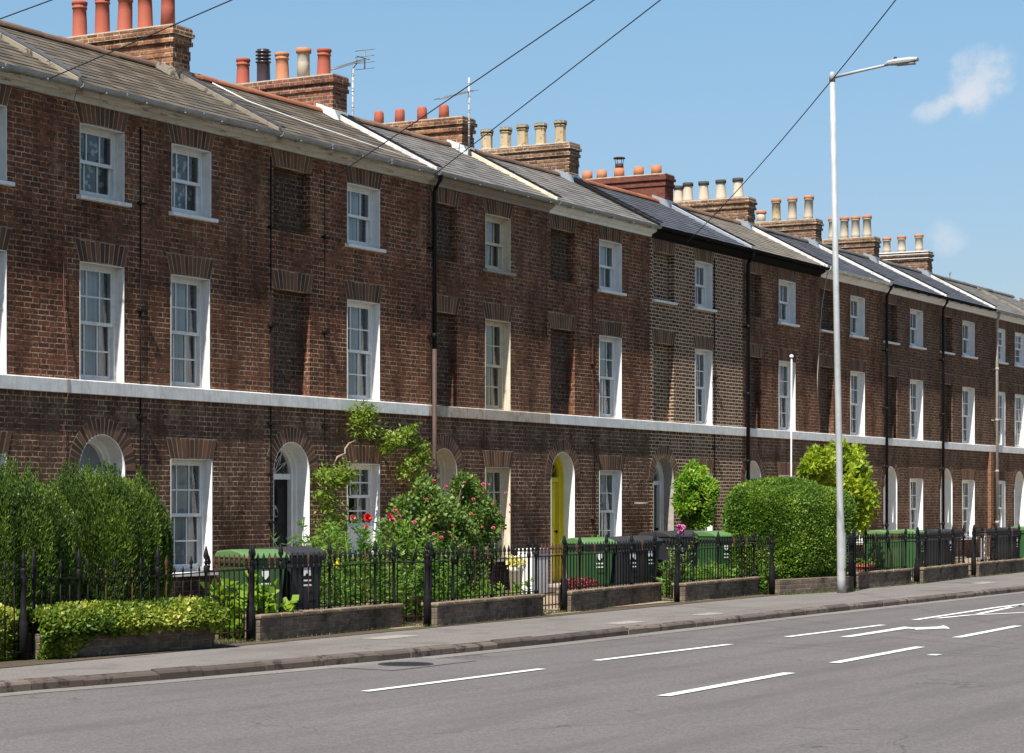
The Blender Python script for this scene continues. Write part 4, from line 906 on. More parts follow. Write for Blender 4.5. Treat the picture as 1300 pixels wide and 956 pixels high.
def conifer(c, s, label, seed, n=135000):
    q = empty('clipped_conifer', (c[0],c[1],0), label, 'shrub', 'clipped conifers at the left')
    nz = Noise(14, np.array([13,13,2.2]), seed); cl = Noise(12, np.array([7,7,3]), seed+1)
    P, N, dp = super_pts(n, (0,0,c[2]), s, 2.8, .09, np.random.default_rng(seed), nz, .06, .02)
    # upright flutes: sprays that stand up out of the clipped surface
    up = np.array([0,0,1.]); D = N*.45+up*1.2
    foliage('crown', q, M_CON, P, D, .052, .013, lambda Q: .6*cl(Q)+.5*nz(Q), .5, .42, seed)  # leaf colour goes dark in the flute troughs: shade painted in
    rng = np.random.default_rng(seed+5); k = 150; a = rng.uniform(0,2*PI,k); r_ = np.sqrt(rng.uniform(0,1,k))*.9
    base = np.stack([s[0]*r_*np.cos(a), s[1]*r_*np.sin(a), c[2]+s[2]*(1-r_**2.5*.35)-.12], 1)
    T = np.repeat(base, 110, 0); h_ = rng.uniform(0,1,len(T)); hh = np.repeat(rng.uniform(.12,.42,k)**1.0, 110)
    T = T+np.stack([rng.normal(size=len(T))*.03*(1.1-h_), rng.normal(size=len(T))*.03*(1.1-h_), h_*hh], 1)
    foliage('spray_tips', q, M_CON, T, np.tile(up,(len(T),1)), .036, .012, cl, .3, .35, seed+2)
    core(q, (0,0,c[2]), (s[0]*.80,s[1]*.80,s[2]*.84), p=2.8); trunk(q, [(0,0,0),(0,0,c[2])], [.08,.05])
conifer((19.15,-3.2,.96),(1.12,.9,.97),'dark green clipped conifer at the left edge behind the railing',101)
conifer((21.5,-2.95,.95),(.8,.82,.97),'dark green clipped conifer standing left of the ground floor window, touching another',102)

# big clipped hedge: one soft block and a higher one behind
q = empty('clipped_hedge', (39.8,-4.5,0), 'large rounded bright green privet hedge leaning over its wall left of the street lamp', 'hedge')
nz = Noise(14, np.array([2.6,2.6,2.6]), 5); cl = Noise(16, np.array([6,6,6.]), 6)
P, N, dp = super_pts(85000, (0,-.05,1.04), (1.74,.76,.90), 6, .07, np.random.default_rng(3), nz, .055, .22)
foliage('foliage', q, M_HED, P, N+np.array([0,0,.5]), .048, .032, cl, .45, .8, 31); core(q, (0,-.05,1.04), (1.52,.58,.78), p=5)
P, N, dp = super_pts(36000, (1.9,.95,1.12), (2.1,.6,1.0), 3.2, .08, np.random.default_rng(4), nz, .05, .1)
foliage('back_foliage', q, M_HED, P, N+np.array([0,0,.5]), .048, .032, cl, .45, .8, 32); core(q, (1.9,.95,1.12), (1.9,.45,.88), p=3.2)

def blob_tree(name, x, y, label, cat, blobs, mat, n, L, W, th, seed, jitter=.8, sparse=.35, trunkm=M_BARK, gap=-.4):
    q = empty(name, (x,y,0), label, cat); Ps = []; Ns = []; rng = np.random.default_rng(seed)
    tot = sum(b[3]**2 for b in blobs)
    for bx, by, bz, r_ in blobs:
        P, N, _ = super_pts(int(n*r_**2/tot), (bx,by,bz), (r_,r_,r_*.92), 2., sparse, rng, Noise(8, np.array([5,5,5.])/max(r_,.3), seed), .22, .05)
        Ps.append(P); Ns.append(N)
    P = np.concatenate(Ps); N = np.concatenate(Ns); cl = Noise(14, np.array([6,6,6.]), seed+1)
    keep = cl(P*1.7+3)+rng.normal(size=len(P))*.2 > gap; P, N = P[keep], N[keep]
    foliage('crown', q, mat, P, N*.8+np.array([0,0,.15]), L, W, cl, .35, jitter, seed)
    mb = MB(); mb.tube([(0,0,0),(.02,.01,th*.5),(0,0,th)], [.05,.04,.03], 8)
    for bx, by, bz, r_ in blobs: mb.tube([(0,0,th*.7),(bx*.5,by*.5,(th*.7+bz)/2),(bx,by,bz)], [.025,.018,.008], 5)
    mb.obj('trunk', trunkm, q); return q
x = at(1066,-3.4)
blob_tree('small_tree', x, -3.4, 'loose yellow green tree behind the hedge and street lamp', 'tree',
  [(-.2,0,2.1,.5),(-1.0,.1,2.4,.36),(-1.6,0,2.4,.24),(-1.95,0,2.3,.14),(-1.35,0,2.65,.16),(.35,0,2.45,.4),(.5,-.1,1.75,.55),(.95,.1,2.0,.36),(-.35,0,2.65,.24),(.3,0,1.35,.5),(.85,0,1.45,.42),(.85,0,2.62,.26),(1.25,0,2.25,.2),(1.05,0,2.8,.12),(.1,0,2.8,.16),(-.6,0,2.7,.12),(-1.45,0,2.25,.14),(1.5,0,2.4,.12)], M_LIME, 14500, .115, .07, 1.5, 41, sparse=.46, gap=-.25)
x = at(881,-1.2)
q = blob_tree('standard_shrub', x, -1.2, 'rounded bright glossy shrub on a stem in front of the paler brick house', 'shrub',
  [(0,0,1.75,.42),(-.3,0,2.12,.26),(.12,0,1.5,.38),(.48,-.05,1.95,.26),(-.38,.0,1.65,.26),(.05,0,2.27,.2),(-.05,0,1.25,.26),(.74,0,1.85,.17),(-.2,0,2.42,.1),(.35,0,2.25,.14),(-.62,0,1.95,.13),(.42,0,1.3,.2),(.78,0,2.08,.08),(-.58,0,1.5,.1)], M_LAUR, 9500, .105, .045, 1.2, 43, sparse=.36, gap=-.25)
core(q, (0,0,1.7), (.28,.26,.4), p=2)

# tall rose bush with pink blooms
x = at(565,-3.9); q = blob_tree('rose_bush', x, -3.9, 'tall sprawling rose bush with small pink blooms, left of the yellow door', 'rose bush',
  [(-1.1,0,1.3,.3),(-.95,.1,1.6,.2),(-.6,0,1.5,.36),(-.3,.1,1.72,.22),(-.15,0,1.4,.38),(.3,0,1.15,.4),(.62,.1,1.45,.34),(.7,.1,1.85,.24),(.95,.1,1.65,.3),(1.15,0,1.3,.3),(-.8,0,.95,.4),(-.2,-.1,.85,.42),(.4,0,.8,.4),(-.55,0,1.9,.14),(.5,0,1.98,.12),(-1.3,0,1.05,.2),(.2,-.2,.5,.36),(-.5,-.2,.5,.38),(1.0,-.1,.9,.22),(1.3,0,1.55,.13),(-.75,-.1,1.85,.13)], M_ROSE, 27000, .062, .042, .8, 45, sparse=.38)
M_PINK = plain('pink_petals', (.62,.16,.19), .6, .2, var=.3, scale=30); M_CORAL = plain('coral_petals', (.6,.2,.13), .6, .2, var=.3); M_CERISE = plain('cerise_petals', (.62,.03,.10), .6, .2); M_RED = plain('red_petals', (.6,.04,.03), .6, .2); M_LILAC = plain('magenta_pink_petals', (.62,.18,.42), .6, .2)
def bloom_mesh(r_, rng):
    mb = MB()
    for ring_, (k, tilt) in enumerate(((5,.25),(5,.7),(4,1.15))):
        for j in range(k):
            a = 2*PI*j/k+ring_*.5; c, s_ = math.cos(a), math.sin(a); o_, u_ = r_*math.cos(tilt), r_*math.sin(tilt)
            w = r_*.55; mb.add([(0,0,0),(c*o_*.6-s_*w,s_*o_*.6+c*w,u_*.6),(c*o_,s_*o_,u_),(c*o_*.6+s_*w,s_*o_*.6-c*w,u_*.6)],[(0,1,2,3)])
    return mb
BL = {}
def bloom(parent, p, mat, r_=.04):
    key = (mat.name, r_)
    if key not in BL: BL[key] = bloom_mesh(r_, RNG).obj('bloom', mat, parent)
    else: o = BL[key].copy(); COL.objects.link(o); o.parent = parent; BL[key] = o
    BL[key].location = p; BL[key].rotation_euler = (R(random.uniform(20,80)), 0, random.uniform(-1,.4))
rq = random.Random(5)
for bx, bz in [(-1.05,1.72),(-.98,1.25),(-.9,1.32),(-.82,1.27),(-.87,1.2),(-.5,1.38),(-.42,1.32),(-.55,1.25),(-.3,1.6),(-.35,1.2),(.8,1.98),(.95,1.9),(1.1,1.6),(1.25,1.5),(1.28,1.35),(1.1,1.2),(.3,1.7),(.55,1.95),(.6,.75),(.2,1.9),(-.2,1.95),(-.6,2.02),(-.75,1.95),(1.2,1.05),(.9,1.3),(0,1.5),(.4,1.3),(-.1,.95),(-1.2,1.5),(-.7,1.55),(.7,1.75),(.1,1.1),(.85,.9),(1.3,1.7)]:
    bloom(q, (bx+rq.uniform(-.13,.13), -.36+rq.uniform(-.1,.12), bz-.08+rq.uniform(-.1,.08)), rq.choice([M_PINK,M_PINK,M_CORAL]), rq.choice([.022,.028,.036]))

def stems_bed(label, x0, x1, y0, y1, h, n, seed, mat=M_WILD, name='flower_bed_plants', L=.08, W=.022, cat='plants', kind='stuff'):
    rng = np.random.default_rng(seed); Ps = []; Ds = []; mb = MB(); cx, cy = (x0+x1)/2, (y0+y1)/2
    for i in range(n):
        bx, by = rng.uniform(x0,x1)-cx, rng.uniform(y0,y1)-cy; hh = h*rng.uniform(.45,1); lean = rng.normal(size=2)*.14
        pts = [(bx+lean[0]*t*t*hh*1.5, by+lean[1]*t*t*hh*1.5, t*hh) for t in np.linspace(0,1,6)]
        mb.tube(pts, .004, 3); k = int(hh*75)
        t = rng.uniform(.08,1,k); P = np.stack([bx+lean[0]*t*t*hh*1.5, by+lean[1]*t*t*hh*1.5, t*hh], 1); a = rng.uniform(0,2*PI,k)
        Ps.append(P); Ds.append(np.stack([np.cos(a),np.sin(a),rng.uniform(.1,.9,k)], 1))
    P = np.concatenate(Ps); D = np.concatenate(Ds)
    q = empty(name, (cx,cy,0), label, cat)
    foliage('leaves', q, mat, P, D, L, W, Noise(8, np.array([3,3,3.]), seed), .35, .2, seed); mb.obj('stems', mat, q); return q
q = stems_bed('wild flower bed of tall green stems with red blooms, right of the black bin', 24.3, 27.1, -4.75, -3.5, 1.45, 90, 51, L=.10, W=.024)
for u, v, m_, r_ in [(447,658,M_CORAL,.055),(466,658,M_RED,.075),(465,669,M_CORAL,.04),(501,650,M_PINK,.05),(494,655,M_CERISE,.05),(506,656,M_PINK,.04),(498,661,M_PINK,.05),(427,718,M_YELLOW,.05),(400,733,M_YELLOW,.04),(430,712,M_YELLOW,.04)]:
    yy = -4.3; bloom(q, (at(u,yy)-25.7, yy+4.125, hz(u,v,yy)), m_, r_)
for k in range(1): pass
stems_bed('low broad leaved plants between the rusty gate and the green bin', at(285,-4.5), at(325,-4.5), -5.0, -4.2, .75, 26, 52, mat=M_MAPLE, L=.15, W=.11, name='broad_leaved_plants')
stems_bed('low leafy plants behind the railing below the rose bush', 27.0, 29.0, -4.85, -4.3, .55, 40, 53, mat=M_WILD, L=.12, W=.035, name='leafy_plants')
stems_bed('strap leaved plants in the bed left of the big hedge', 34.8, 37.3, -4.7, -3.9, .55, 70, 54, mat=M_WILD, L=.2, W=.025, name='strap_leaved_plants')
stems_bed('small pot plants by the wall below the white ground floor window', 26.6, 28.2, -.9, -.4, .35, 20, 55, mat=M_MAPLE, L=.07, W=.04, name='low_plants')
stems_bed('weeds growing through the gate at the left corner of the hedge', at(968,-5), at(985,-5), -5.1, -4.8, .55, 26, 56, mat=M_HED, L=.06, W=.03, name='weeds')
# pink standard rose on a stem
yy = -4.4; x = at(852,yy)
q = stems_bed('pink standard rose on a tall stem by the gate post, in front of black bins', x-.16, x+.16, yy-.12, yy+.12, 1.1, 14, 57, mat=M_ROSE, name='standard_rose', cat='rose', L=.07, W=.04)
for dx, dz in ((.0,0),(.06,.03),(.11,.0),(.04,-.05),(.1,-.06),(.13,.05),(.0,.06)): bloom(q, (dx+.0,-.15,hz(857,672,yy)+dz-.02), M_LILAC, .06)

# ivy over the first wall
P0, P1, ang, L = SEG[0]; rng = np.random.default_rng(61); n = 26000
q = empty('variegated_ivy', (P0.x,P0.y,0), 'yellow and green variegated ivy spilling over the low wall at lower left', 'ivy', None, ang)
t = rng.uniform(-.02,1.0,n); nzz = Noise(8, np.array([3.,1,1]), 62)
yy = rng.uniform(-.22,.5,n); top = .50+.05*nzz(np.stack([t*L,t*0,t*0],1)); arch = np.sqrt(np.clip(1-((yy-.14)/.38)**2,0,1))
z = .22+(top-.22)*arch+rng.normal(size=n)*.02
P = np.stack([t*L, yy, z], 1)
m2 = 9000; t2 = rng.uniform(-.02,1.,m2); drop = np.clip(.10+.14*Noise(9,np.array([5.,1,1]),63)(np.stack([t2*L,t2*0,t2*0],1))+np.where(t2 < .28,.34*(1-t2/.28),0),.02,.48)
z2 = .42-rng.uniform(0,1,m2)*(drop+.14); P2 = np.stack([t2*L, -.05-.13*rng.uniform(0,1,m2)*np.clip(z2/.3,0,1), np.clip(z2,.03,1)], 1)
P = np.concatenate([P,P2]); D = np.tile(np.array([0,-.55,.5]),(len(P),1))
foliage('foliage', q, M_IVY, P, D, .056, .040, Noise(12,np.array([7,7,7.]),64), .4, .95, 65)
q = empty('variegated_ivy', (17.1,-4.35,0), 'mound of variegated ivy behind the tall railing at the left edge', 'ivy')
P, N, _ = super_pts(14000, (0,0,.25), (1.5,.35,.42), 2.5, .15, rng, Noise(6,np.array([3,3,3.]),3), .12, .02)
foliage('foliage', q, M_IVY, P, N+np.array([0,0,.3]), .062, .045, Noise(12,np.array([5,5,5.]),66), .35, .7, 67)

# climber with pale stem
q = empty('wall_climber', (31.2,-.1,0), 'pale stemmed climber with leaf clusters on the wall left of the rose bush', 'climber')
def W_(u, v, y=-.1): return (at(u,y)-31.2, y+.1, hz(u,v,y))
mb = MB()
for pts, r0 in (([(428,695),(427,670),(425,655),(426,640),(424,625),(427,607),(424,590),(428,580),(438,576),(438,570),(443,563),(453,559),(456,550),(456,540),(458,520)],.022),
            ([(426,640),(418,655),(421,665)],.01),([(424,600),(412,605),(405,600)],.008),([(437,576),(436,592)],.008),([(456,548),(480,562),(500,570)],.008),([(456,540),(480,548),(510,560),(525,570),(522,590),(512,605)],.01),([(427,607),(440,600),(445,592)],.008),([(423,645),(440,650),(455,640)],.006)):
    mb.tube([W_(*p) for p in pts], [r0*(1-.5*i/len(pts)) for i in range(len(pts))], 6)
mb.obj('stem', M_STEM, q)
Ps = []
for u, v, ru, rv, n in [(430,600,22,14,260),(420,640,16,20,200),(470,548,22,8,200),(535,575,8,16,220),(530,610,10,12,260),(432,662,10,12,120),(415,670,12,14,200),(462,525,16,13,420),(455,535,10,8,160),(500,560,16,12,380),(490,568,10,8,150),(522,545,10,8,150),(515,553,12,8,200),(520,585,8,10,200),(527,592,10,5,120),(512,600,9,8,200),(410,605,12,8,260),(425,612,14,7,200),(408,628,9,6,160),(437,605,10,6,160),(415,645,10,8,80),(528,565,9,5,80),(540,588,4,3,30)]:
    g = rng.normal(size=(n,3)); u_ = u+g[:,0]*ru*.5; v_ = v+g[:,1]*rv*.5
    for a, b in zip(u_, v_): Ps.append(W_(a, b, -.12-abs(rng.normal())*.08))
P = np.array(Ps); D = np.tile(np.array([0,-.5,-.35]),(len(P),1)); foliage('leaves', q, M_WIST, P, D, .09, .035, Noise(8,np.array([5,5,5.]),71), .4, .8, 72)

# grass tufts along the foot of the walls
rng = np.random.default_rng(81); Ps = []
for i, (P0, P1, ang, L) in enumerate(SEG[:9]):
    n = 900 if i == 5 else 110
    t = rng.uniform(0,1,n)**1.3; off = np.abs(rng.normal(size=n))*(.12 if i == 5 else .03)
    Ps.append(np.stack([P0.x+(P1.x-P0.x)*t, P0.y+(P1.y-P0.y)*t-off, np.full(n,.003)], 1))
    if i < 8:
        Q0, Q1 = P1, SEG[i+1][0]; n = 350; t = rng.uniform(0,1,n); Ps.append(np.stack([Q0.x+(Q1.x-Q0.x)*t, Q0.y+(Q1.y-Q0.y)*t+rng.uniform(-.03,.5,n), np.full(n,.012)], 1))
P = np.concatenate(Ps); foliage('grass', None, M_TURF, P, np.tile(np.array([0,0,1.]),(len(P),1)), .045, .008, Noise(6,np.array([1,1,1.]),82), .3, .5, 83, kind='stuff')

# ------------------------------------------------------------------ small garden things
def plant_pot(x, y, label, mat, r_=.13, h=.25, lm=M_WILD, ph=.3, n=500, flowers=None, sq=False, L=.06, W=.03):
    q = empty('plant_pot', (x,y,.015), label, 'plant pot'); mb = MB()
    mb.lathe(0,0,[(r_*.7,0),(r_*.95,h*.85),(r_*1.08,h*.86),(r_*1.08,h),(r_*.9,h),(r_*.88,h*.9)], 4 if sq else 16, smooth=not sq, rot=PI/4 if sq else 0); mb.obj('pot', mat, q)
    rg = np.random.default_rng(int(x*100)); P, N, _ = super_pts(n, (0,0,h+ph*.4), (r_*1.4,r_*1.4,ph*.6), 2, .4, rg, None, 0, h*.8)
    foliage('plant', q, lm, P, N, L, W, Noise(5,np.array([8,8,8.]),2), .4, .8, 5)
    if flowers:
        for k in range(7): bloom(q, (rg.uniform(-r_,r_)*1.2, -r_*rg.uniform(.4,1.2), h+ph*rg.uniform(.3,.9)), flowers, .035)
    return q
M_WPOT = plain('white_pot', (.6,.6,.58), .5); M_DKPOT = plain('dark_pot', (.04,.04,.045), .5); M_REDL = leaf_mat('bronze_leaves', [(0,(.08,.015,.02)),(.6,(.2,.04,.05)),(1,(.4,.12,.12))], .2); M_YLF = leaf_mat('yellow_flowers', [(0,(.5,.45,.1)),(1,(.75,.7,.3))], .2)
yy = -4.3
plant_pot(at(730,yy), yy, 'white pot of dark red leaves with pale flowers, by the gate to the yellow door', M_WPOT, .14, .22, M_REDL, .22, 500, M_CREAMP if False else M_PINK)
plant_pot(at(745,yy), yy, 'dark pot of bronze leaves next to the white pot near the yellow door gate', M_DKPOT, .15, .2, M_REDL, .22, 500)
plant_pot(at(655,-1.5), -1.5, 'pot of pale yellow flowers by the white window edge left of the yellow door', M_WPOT, .13, .5, M_YLF, .2, 300, L=.05, W=.04)
plant_pot(at(1096,-4.8), -4.8, 'square terracotta planter behind the railing right of the street lamp', M_TERRA, .24, .4, M_WILD, .1, 120, sq=True)
plant_pot(at(1079,-5.2), -5.2, 'small dark red pot at the foot of the gate beside the street lamp', M_TERRA, .1, .28, M_WILD, .12, 80)
plant_pot(at(758,-1.2), -1.2, 'pot of yellow green leaves below the ground floor window right of the yellow door', M_STONE, .2, .6, M_LAUR, .4, 500)
for u, y_, lab in ((676,-1.3,'white painted box standing left of the yellow door'),(824,-3.1,'white panel leaning behind the black bins right of the yellow door')):
    q = empty('white_box', (at(u,y_),y_,.015), lab, 'box'); mb = MB(); mb.box(-.3,.3,-.16,.16,.0 if u < 700 else .1,.78 if u < 700 else .9); mb.obj('body', M_WHITE, q, bevel=.01)
    mb = MB(); mb.box(-.32,.32,-.18,.18,.781 if u < 700 else .901,.81 if u < 700 else .93); mb.obj('lid', M_WHITE, q, bevel=.006)
# hanging basket on its bracket
q = empty('hanging_basket', (at(814,-.3),-.3,hz(814,638,-.3)), 'empty pale hanging basket on the wall between the white window and the grey green door', 'hanging basket')
mb = MB(); mb.lathe(0,0,[(.02,-.09),(.09,-.075),(.14,-.03),(.155,0),(.14,0),(.08,-.06),(0,-.07)],16); mb.obj('basket', M_STONE, q)
mb = MB()
for k in range(3): a = k*2*PI/3+.5; mb.tube([(.16*math.cos(a),.16*math.sin(a),0),(0,0,.36)], .0022, 4)
mb.obj('chains', M_IRON, q); mb = MB(); mb.tube([(0,.29,.3),(0,.28,.4),(0,0,.42),(0,0,.36)], .008, 5); mb.obj('bracket', M_IRON, q)
# white arched board and scrolled bracket
yy = -3.3; q = empty('garden_board', (at(1249,yy),yy,.015), 'white arched ornamental board leaning behind the far railing', 'board'); mb = MB()
mb.prism([(-.2,0),(.2,0),(.2,.7)]+[(.2*math.cos(a*PI/10),.7+.2*math.sin(a*PI/10)) for a in range(1,10)]+[(-.2,.7)], -.02, .02, 'y'); mb.obj('panel', M_WHITE, q, bevel=.006)
mb = MB()
for k in range(3): c = .3+k*.2; mb.tube([(.07*math.cos(t*PI/6),-.03,c+.07*math.sin(t*PI/6)) for t in range(13)], .008, 5)
mb.obj('ornament', M_GUTW, q)
yy = -4.75; q = empty('iron_scroll', (at(1261,yy),yy,.015), 'black scrolled ironwork panel by the gate left of the black bin at the right edge', 'ironwork'); mb = MB()
def spiral(cx, cz, r0, turns, sgn=1):
    n = int(18*turns); return [(cx+sgn*r0*(1-t/n*.85)*math.cos(2*PI*turns*t/n), 0, cz+r0*(1-t/n*.85)*math.sin(2*PI*turns*t/n)) for t in range(n+1)]
for cz, sg in ((.25,1),(.55,-1),(.82,1)): mb.tube(spiral(0,cz,.15,1.6,sg), .013, 6)
mb.obj('scrolls', M_IRON, q); mb = MB()
for xx in (-.19,.19): mb.tube([(xx,0,0),(xx,0,1.02)], .015, 6)
mb.tube([(-.19,0,1.02),(-.1,0,1.1),(0,0,1.13),(.1,0,1.1),(.19,0,1.02)], .013, 6); mb.tube([(-.19,0,.08),(.19,0,.08)], .012, 6); mb.obj('frame', M_IRON, q)
# thin white pole in the garden
yy = -2.0; xx = at(1004.5,yy); q = empty('white_pole', (xx,yy,0), 'thin white pole rising above the hedge before the brick house', 'pole')
mb = MB(); mb.tube([(0,0,0),(0,0,2.5),(.02,0,hz(1006,455,yy))], [.026,.02,.016], 8); mb.obj('shaft', M_WHITE, q); mb = MB(); mb.lathe(.02,0,[(.02,0),(.045,.02),(.045,.06),(0,.09)],10); mb.obj('cap', M_WHITE, q, loc=(0,0,hz(1006,455,yy)))

# ------------------------------------------------------------------ street lamp
M_GALV = plain('galvanised_steel', (.40,.41,.41), .6, .35, .1, var=.3, scale=3)
X0, Y0 = gz(1068.5,753); q = empty('street_lamp', (X0,Y0,0), 'tall pale grey street lamp at the kerbside wall beside the big hedge', 'street lamp')
top = 9.36; lx = -.47
mb = MB(); mb.tube([(0,0,-.02),(-.01,0,.25),(-.05,0,1.1),(-.08,0,1.6),(lx*.54,0,5),(lx,0,top)], [.085,.078,.072,.062,.055,.05], 18); mb.lathe(lx,0,[(.055,top-.14),(.055,top),(.03,top+.03),(0,top+.035)],12); mb.obj('post', M_GALV, q)
mb = MB(); mb.box(-.075,.015,-.082,-.07,.45,1.1); mb.obj('access_door', M_GALV, q, bevel=.004)
ax = .0; a1 = Vector((lx+.02,-1.06,top+.07)); mb = MB(); mb.tube([(lx,0,top-.07),(lx+.01,-.5,top-.0),tuple(a1)], [.03,.026,.024], 10); mb.obj('arm', M_GALV, q)
mb = MB(); h0 = MB()
prof = [(-.10,-.05),(-.115,.0),(-.08,.045),(.08,.045),(.115,0),(.10,-.05)]
vs = []; secs = [(-.98,.35,.0),(-1.06,.75,.005),(-1.2,1.,.01),(-1.46,.95,.02),(-1.6,.55,.03)]
for yy, sc, dz in secs: vs += [(lx+.02+px*sc, yy, top+.09+dz+pz*sc+(-.02 if sc < .5 else 0)) for px, pz in prof]
fs = []
for i in range(len(secs)-1):
    for k in range(6): fs.append((i*6+k,(i+1)*6+k,(i+1)*6+(k+1) % 6,i*6+(k+1) % 6))
fs += [tuple(range(6)), tuple(range(24,30))[::-1]]; mb.add(vs, fs); hd = mb.obj('lamp_head', M_GALV, q, bevel=.008)
mb = MB(); mb.box(lx-.055,lx+.095,-1.54,-1.2,top+.035,top+.055); mb.obj('lens', plain('lamp_lens',(.25,.25,.24),.2,.6), hd)
mb = MB(); mb.lathe(lx+.02,-1.18,[(.03,top+.14),(.03,top+.17),(.02,top+.19),(0,top+.195)],10); mb.obj('photocell', M_BLACKP, hd)

# ------------------------------------------------------------------ aerials
M_ALU = plain('aerial_metal', (.17,.17,.17), .5, .5, .4)
def aerial(x, y, z0, z1, bx0, bx1, bz0, bz1, label, by=0., n=16, reflect=True, fork=True):
    q = empty('tv_aerial', (x,y,z0), label, 'aerial', 'tv aerials on the roofs'); H_ = z1-z0
    mb = MB(); mb.tube([(0,0,0),(0,0,H_)], .022, 6)
    for k in range(6): mb.lathe(0,0,[(.02,H_*(k+.5)/6),(.032,H_*(k+.5)/6+.01),(.02,H_*(k+.5)/6+.03)],6)
    mb.obj('mast', M_GALV, q)
    mb = MB(); a = Vector((bx0,-by,bz0-z0)); b = Vector((bx1,by,bz1-z0)); mb.tube([a,b], .014, 5)
    if fork: mb.tube([(0,0,H_),(.06,0,H_+.05),(.12,0,H_+.1),(.13,0,H_+.22)], .012, 5)
    mb.obj('boom', M_ALU, q)
    for k in range(n):
        p = a.lerp(b, k/(n-1)); mb = MB(); mb.tube([p+Vector((0,-.13,.0)),p+Vector((0,.13,0))], .006, 4); mb.obj('element', M_ALU, q)
    if reflect:
        mb = MB(); e = b
        for dz in (-.18,-.06,.06,.18): mb.tube([e+Vector((.0,-.22,dz)),e+Vector((0,.22,dz))], .007, 4)
        mb.tube([e+Vector((0,0,-.18)),e+Vector((0,0,.18))], .012, 5); mb.tube([e+Vector((-.28,0,.02)),e+Vector((.14,0,.02))], .01, 4); mb.obj('reflector', M_ALU, q)
y = 3.0; X = at(448,y)
aerial(X, y, 8.15, hz(448,87,y), at(420,y)-X, at(463,y)-X, hz(420,88.5,y), hz(463,75.5,y), 'tv aerial on a knobbly mast between the second and third chimney stacks')
y = 1.68; X = at(595.5,y)
aerial(X, y, 8.45, hz(594,98,y), at(558,y)-X, at(600,y)-X, hz(558,125.5,y), hz(600,115,y), 'tv aerial on a plain mast beside the stack with short red pots', n=14, reflect=False, fork=False)
y = 2.3; X = at(1206,y)
q = empty('tv_aerial', (X,y,8.4), 'thin bare aerial mast on the roof at far right', 'aerial', 'tv aerials on the roofs'); mb = MB(); mb.tube([(0,0,0),(0,0,hz(1206,345,y)-8.4)], .02, 6); mb.obj('mast', M_ALU, q); mb = MB(); mb.tube([(-.1,0,.55),(.15,0,.6)], .01, 4); mb.obj('boom', M_ALU, q)

# ------------------------------------------------------------------ overhead wires and the pole they come from
PT = (18.2,-16.9,9.0)
q = empty('telegraph_pole', (PT[0],PT[1],-.1), 'wooden telegraph pole across the road carrying the overhead wires', 'pole')
mb = MB(); mb.tube([(0,0,0),(0,0,9.3)], [.14,.1], 10); mb.obj('shaft', M_BARK, q); mb = MB(); mb.lathe(0,0,[(.2,9.0),(.22,9.03),(.2,9.08),(.1,9.1)],12); mb.obj('ring_head', M_GALV, q)
M_WIRE = plain('wire', (.03,.03,.035), .6)
ends = [((at(552,-.3),-.3,hz(552,221,-.3)),'overhead wire meeting the roof edge by the black downpipe'),
        ((at(428,-.3),-.3,hz(428,222,-.3)),'overhead wire passing in front of the weathered stack with short pots'),
        ((at(872,-.3),-.3,hz(872,308,-.3)),'overhead wire crossing the head of the street lamp'),
        ((at(62,-.3),-.3,hz(62,100,-.3)),'overhead wire rising right of the five red chimney pots at upper left'),
        ]
E0 = [0,0,0,0]
for (e, lab), sg in zip(ends, (.01,.03,.32,.02)):
    P = Vector(PT); Q = Vector(e); mb = MB(); mb.tube([tuple(P.lerp(Q,t/24)-Vector((0,0,4*sg*(t/24)*(1-t/24)))) for t in range(25)], .0085, 5)
    o = mb.obj('overhead_wire', M_WIRE); o['label'] = lab; o['category'] = 'wire'; o['group'] = 'overhead telephone wires'
e = (at(-60,-.3),-.3,hz(-60,46,-.3)); P = Vector(PT); Q = Vector(e); mb = MB(); mb.tube([tuple(P.lerp(Q,t/24)-Vector((0,0,.01*4*(t/24)*(1-t/24)))) for t in range(25)], .0085, 5)
o = mb.obj('overhead_wire', M_WIRE); o['label'] = 'overhead wire crossing the sky at the top left corner'; o['category'] = 'wire'; o['group'] = 'overhead telephone wires'

# ------------------------------------------------------------------ camera, sky, sun
cam = bpy.data.cameras.new('camera'); co = bpy.data.objects.new('camera', cam); COL.objects.link(co); S.camera = co
co.location = (0,-DC,EYE); co.rotation_euler = (PI/2,0,TH-PI/2)
cam.sensor_width = 36; cam.lens = FPX/1300*36; cam.shift_y = (637-478)/1300; cam.clip_end = 3000; cam.clip_start = .1
EL, PHI = R(55), R(81)
sd = Vector((-math.cos(EL)*math.sin(PHI), -math.cos(EL)*math.cos(PHI), math.sin(EL)))
sl = bpy.data.lights.new('sun','SUN'); sl.energy = 5.0; sl.angle = R(.53); sl.color = (1,.955,.88); so = bpy.data.objects.new('sun', sl); COL.objects.link(so)
so.rotation_euler = sd.to_track_quat('Z','Y').to_euler(); so.location = (0,0,30)
w = bpy.data.worlds.new('World'); S.world = w; w.use_nodes = True; nt = w.node_tree; nt.nodes.clear()
out = nt.nodes.new('ShaderNodeOutputWorld'); bg = nt.nodes.new('ShaderNodeBackground'); sk = nt.nodes.new('ShaderNodeTexSky'); sk.sky_type = 'NISHITA'; sk.sun_disc = False
sk.sun_elevation = EL; sk.sun_rotation = math.atan2(sd.x, sd.y) % (2*PI); sk.altitude = 0; sk.air_density = 1.0; sk.dust_density = .6; sk.ozone_density = 3.0
tc = nt.nodes.new('ShaderNodeTexCoord'); bg.inputs[1].default_value = .082
def wn(t, **k):
    n = nt.nodes.new(t)
    for a, b in k.items(): setattr(n, a, b)
    return n
